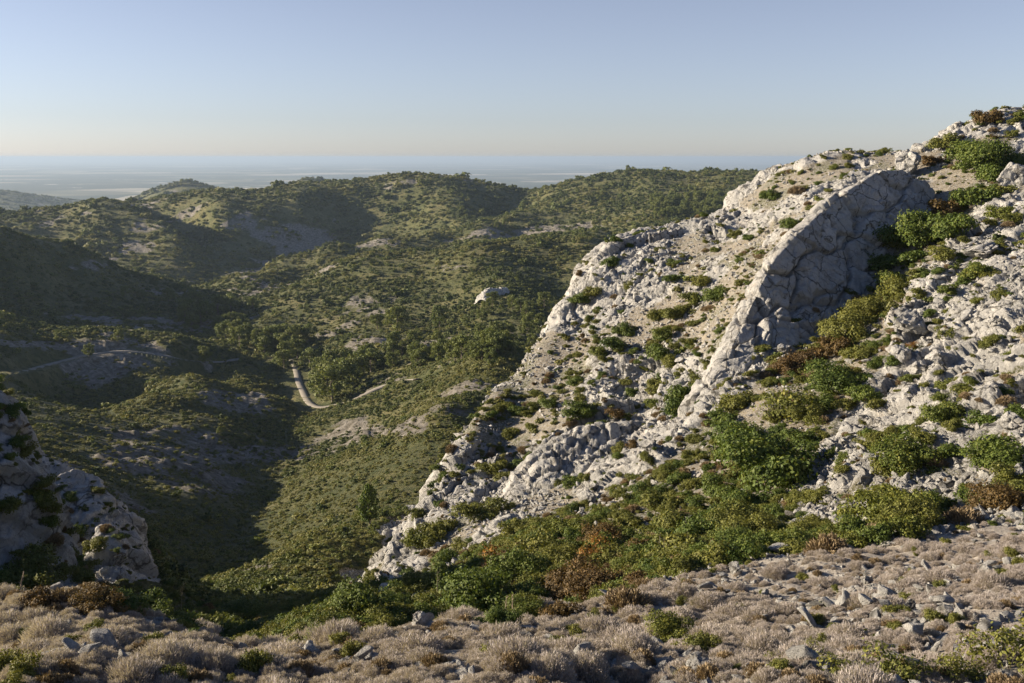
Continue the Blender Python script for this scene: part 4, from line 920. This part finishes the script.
# ------------------------------------------------------------------ pines in the valley
def pine_parts(seed, tall):
    g = np.random.default_rng(seed); S = []; top = 0.92; p = np.zeros(3); pts = [p+np.array([0,0,-0.03])]
    for k in range(1, 7): pts.append(np.array([g.normal(0,0.015)*k/2, g.normal(0,0.015)*k/2, top*k/6]))
    for k in range(6): S.append((pts[k], pts[k+1], 0.030*(1-k/7), 0.030*(1-(k+1)/7)))
    C = []; 
    nl = 18
    for k in range(nl):
        t = 0.16+0.76*k/nl; z0 = top*t; a = g.uniform(0,6.28); ln = (0.34 if not tall else 0.17)*(1.15-abs(t-0.45)*1.1)*g.uniform(0.6,1.15)
        q0 = np.array([0,0,z0]); q1 = q0+np.array([ln*math.cos(a), ln*math.sin(a), 0.07+0.05*g.random()]); S.append((q0, q1, 0.010, 0.004)); C.append((q1, g.uniform(0.10,0.17)))
    C.append((np.array([0,0,0.93]), 0.12)); C.append((np.array([0.03,0,0.82]), 0.15)); C.append((np.array([-0.03,0.03,0.68]), 0.17))
    tr = sticks(S, 5); n = 2400; k = g.integers(0, len(C), n); cen = np.array([c[0] for c in C])[k]; rad = np.array([c[1] for c in C])[k]
    d = unit(g.normal(0,1,(n,3))); cp = cen+d*(rad*g.uniform(0.55,1.1,n))[:,None]*np.array([1,1,0.75]); nm = unit(d+g.normal(0,.6,(n,3))); U = unit(np.cross(nm, g.normal(0,1,(n,3)))); W = np.cross(nm, U)
    s = 0.034*g.uniform(.6,1.3,n)[:,None]; V, F = quads_at(cp, U*s, W*s*0.6)
    a = mesh_np('trunk', *tr, smooth=True); a.materials.append(BARK)
    c = mesh_np('crown', V, F, {'var': ('FACE', np.clip(g.normal(.45,.22,n),0,1))}); c.materials.append(L_PINE); return a, c
PINE = [pine_parts(600+k, k >= 4) for k in range(6)]
def pine(px, py, hp, tall=False, rmin=60):
    i, j = hit(px, py, rmin); h = hp*mpp(i, j); root = bpy.data.objects.new('pine_tree', None); COL.objects.link(root); root.location = P[i,j]-np.array([0,0,0.02*h]); root.scale = (h*random.uniform(.9,1.2),)*2+(h,); root.rotation_euler = (0,0,random.uniform(0,6.28)); root.empty_display_size = 0.2
    a, c = PINE[random.choice((4,5))] if tall else PINE[random.choice((0,1,2,3))]
    link('trunk', a, parent=root); link('crown', c, parent=root); root['category'] = 'pine tree'; return root
SINGLE = [(125,297,10,'grey green pine standing alone at the left of the valley floor'),(143,299,9,'small grey pine right of the first lone pine on the valley floor'),(168,301,13,'upright pine between the lone pines and the pine clump'),(187,304,11,'small pine just left of the pine clump by the dark slope'),
 (220,438,9,'lone yellow green pine on the shaded hillside below the bend of the track'),(332,240,9,'tiny upright pine on the crest of the long spur'),(462,214,8,'tiny pine on the far dark hillside'),(497,229,8,'left one of two tiny pines on the sunlit saddle'),(505,228,9,'right one of two tiny pines on the sunlit saddle'),
 (370,527,44,'tall dark narrow conifer on the sunlit slope left of the ridge'),(440,328,22,'slender pine on the slope above the rocky spur'),(378,330,16,'yellow green pine above the rocky spur'),(397,333,26,'tall pale pine above the rocky spur'),(118,345,12,'wide dark pine above the track on the left'),(90,362,14,'small dark pine beside the track near the left edge'),(205,366,16,'rounded pine where the track passes behind the hill'),(628,171,6,'dark tree on the summit of the far right hill'),(60,344,11,'low grey pine among the stones left of the track')]
for px, py, hp, lab in SINGLE:
    o = pine(px, py, hp, tall=hp >= 40); tag(o, lab)
    if hp >= 40:
        o.scale = (o.scale[0]*0.75, o.scale[1]*0.75, o.scale[2])
        for ch in o.children:
            if ch.name.startswith('crown'): setmat(ch, L_GREEN)
CLUMP = [(318,398,28),(332,402,36),(344,390,32),(352,380,26),(336,378,28),(322,384,26),(362,374,24),(310,370,22),(328,392,30),(346,370,22)]
for px, py, hp in CLUMP: tag(pine(px, py, hp), 'bushy pine in the dense clump beside the bend of the track', group='pines in the clump by the track bend')
for k in range(30):
    u = random.random(); tag(pine(192+u*112+random.gauss(0,8), 318+u*42+random.gauss(0,9), random.uniform(13,22)), 'grey green pine in the long clump along the valley bottom', group='pines along the valley bottom')
for k in range(34):
    u = random.random(); tag(pine(365+u*135, 366-u*10+random.gauss(0,8), random.uniform(14,25)), 'sunlit pine in the belt above the end of the track', group='pines in the belt above the track')
for k in range(22): tag(pine(random.uniform(478,545), random.uniform(303,352), random.uniform(11,19)), 'bright young pine on the slope close to the ridge edge', group='young pines by the ridge edge')
for k in range(95): tag(pine(random.uniform(652,735), random.uniform(200,219)+random.gauss(0,1), random.uniform(7,11), rmin=300), 'green pine in the plantation behind the rocky ridge', group='pines of the plantation')
print('pines', time.time()-T0)
#@@END@@
# ------------------------------------------------------------------ light, air, eye
w = bpy.data.worlds.new('World'); SC.world = w; w.use_nodes = True
nt = w.node_tree; bg = nt.nodes['Background']
sky = nt.nodes.new('ShaderNodeTexSky'); sky.sky_type = 'NISHITA'; sky.sun_disc = False
sky.sun_elevation = math.radians(SUN_EL); sky.sun_rotation = math.radians(SUN_AZ)
sky.altitude = 1500; sky.air_density = 1.0; sky.dust_density = 1.0; sky.ozone_density = 4.0
hs = nt.nodes.new('ShaderNodeHueSaturation'); gm = nt.nodes.new('ShaderNodeNewGeometry'); sx = nt.nodes.new('ShaderNodeSeparateXYZ'); mr = nt.nodes.new('ShaderNodeMapRange')
nt.links.new(gm.outputs['Incoming'], sx.inputs[0]); nt.links.new(sx.outputs['Z'], mr.inputs['Value'])
for nm, v in (('From Min',-0.35),('From Max',-0.9),('To Min',0.62),('To Max',1.15)): mr.inputs[nm].default_value = v
nt.links.new(mr.outputs[0], hs.inputs['Saturation'])
mx = nt.nodes.new('ShaderNodeMix'); mx.data_type = 'RGBA'; mx.blend_type = 'MULTIPLY'; mx.inputs[0].default_value = 1.0
m2 = nt.nodes.new('ShaderNodeMapRange'); nt.links.new(sx.outputs['Z'], m2.inputs['Value'])
for nm, v in (('From Min',0.0),('From Max',-0.16)): m2.inputs[nm].default_value = v
rp2 = nt.nodes.new('ShaderNodeMix'); rp2.data_type = 'RGBA'; nt.links.new(m2.outputs[0], rp2.inputs[0])
rp2.inputs[6].default_value = (1.19, 1.10, 1.14, 1); rp2.inputs[7].default_value = (1.06, 1.0, 1.045, 1); nt.links.new(rp2.outputs[2], mx.inputs[7])
nt.links.new(sky.outputs[0], hs.inputs['Color']); nt.links.new(hs.outputs[0], mx.inputs[6])
nt.links.new(mx.outputs[2], bg.inputs['Color']); bg.inputs['Strength'].default_value = 0.052
sun = bpy.data.lights.new('sun', 'SUN'); sun.energy = 5.0; sun.angle = math.radians(0.5); sun.color = (1.0, 0.85, 0.64)
so = bpy.data.objects.new('sun', sun); COL.objects.link(so)
el, az = math.radians(SUN_EL), math.radians(SUN_AZ)
from mathutils import Vector, Matrix, Euler
sd = Vector((math.sin(az)*math.cos(el), math.cos(az)*math.cos(el), math.sin(el)))
so.rotation_euler = sd.to_track_quat('Z', 'Y').to_euler(); so.location = sd*60 + Vector((0,0,CZ))
HAZE = True
if HAZE:
    hx, hy0, hy1, hz0, hz1 = 145000, -2000, 145000, -30, CZ+14
    V = [(-hx,hy0,hz0),(hx,hy0,hz0),(hx,hy1,hz0),(-hx,hy1,hz0),(-hx,hy0,hz1),(hx,hy0,hz1),(hx,hy1,hz1),(-hx,hy1,hz1)]
    F = [(0,3,2,1),(4,5,6,7),(0,1,5,4),(1,2,6,5),(2,3,7,6),(3,0,4,7)]
    mh, nt, out = new_mat('haze_air')
    pv = nt.nodes.new('ShaderNodeVolumePrincipled')
    pv.inputs['Density Attribute'].default_value = ''; pv.inputs['Color Attribute'].default_value = ''; pv.inputs['Temperature Attribute'].default_value = ''
    pv.inputs['Color'].default_value = (0.41, 0.525, 0.68, 1); pv.inputs['Density'].default_value = 7.0e-5; pv.inputs['Anisotropy'].default_value = 0.2
    nt.links.new(pv.outputs[0], out.inputs['Volume'])
    tag(link('haze', mesh_np('haze', V, F), mh), kind='stuff')
cam = bpy.data.cameras.new('camera'); cam.lens = LENS; cam.sensor_width = 36; cam.clip_start = 0.1; cam.clip_end = 300000
co = bpy.data.objects.new('camera', cam); COL.objects.link(co); co.location = (0,0,CZ); co.rotation_euler = (math.pi/2-PITCH, 0, 0)
SC.camera = co
SC.view_settings.view_transform = 'Standard'; SC.view_settings.look = 'None'; SC.view_settings.exposure = 1.35; SC.view_settings.gamma = 1.0
SC.cycles.max_bounces = 4; SC.cycles.diffuse_bounces = 3; SC.cycles.glossy_bounces = 1; SC.cycles.transmission_bounces = 2; SC.cycles.volume_bounces = 0; SC.cycles.transparent_max_bounces = 4
SC.cycles.caustics_reflective = False; SC.cycles.caustics_refractive = False
print('done', time.time()-T0)
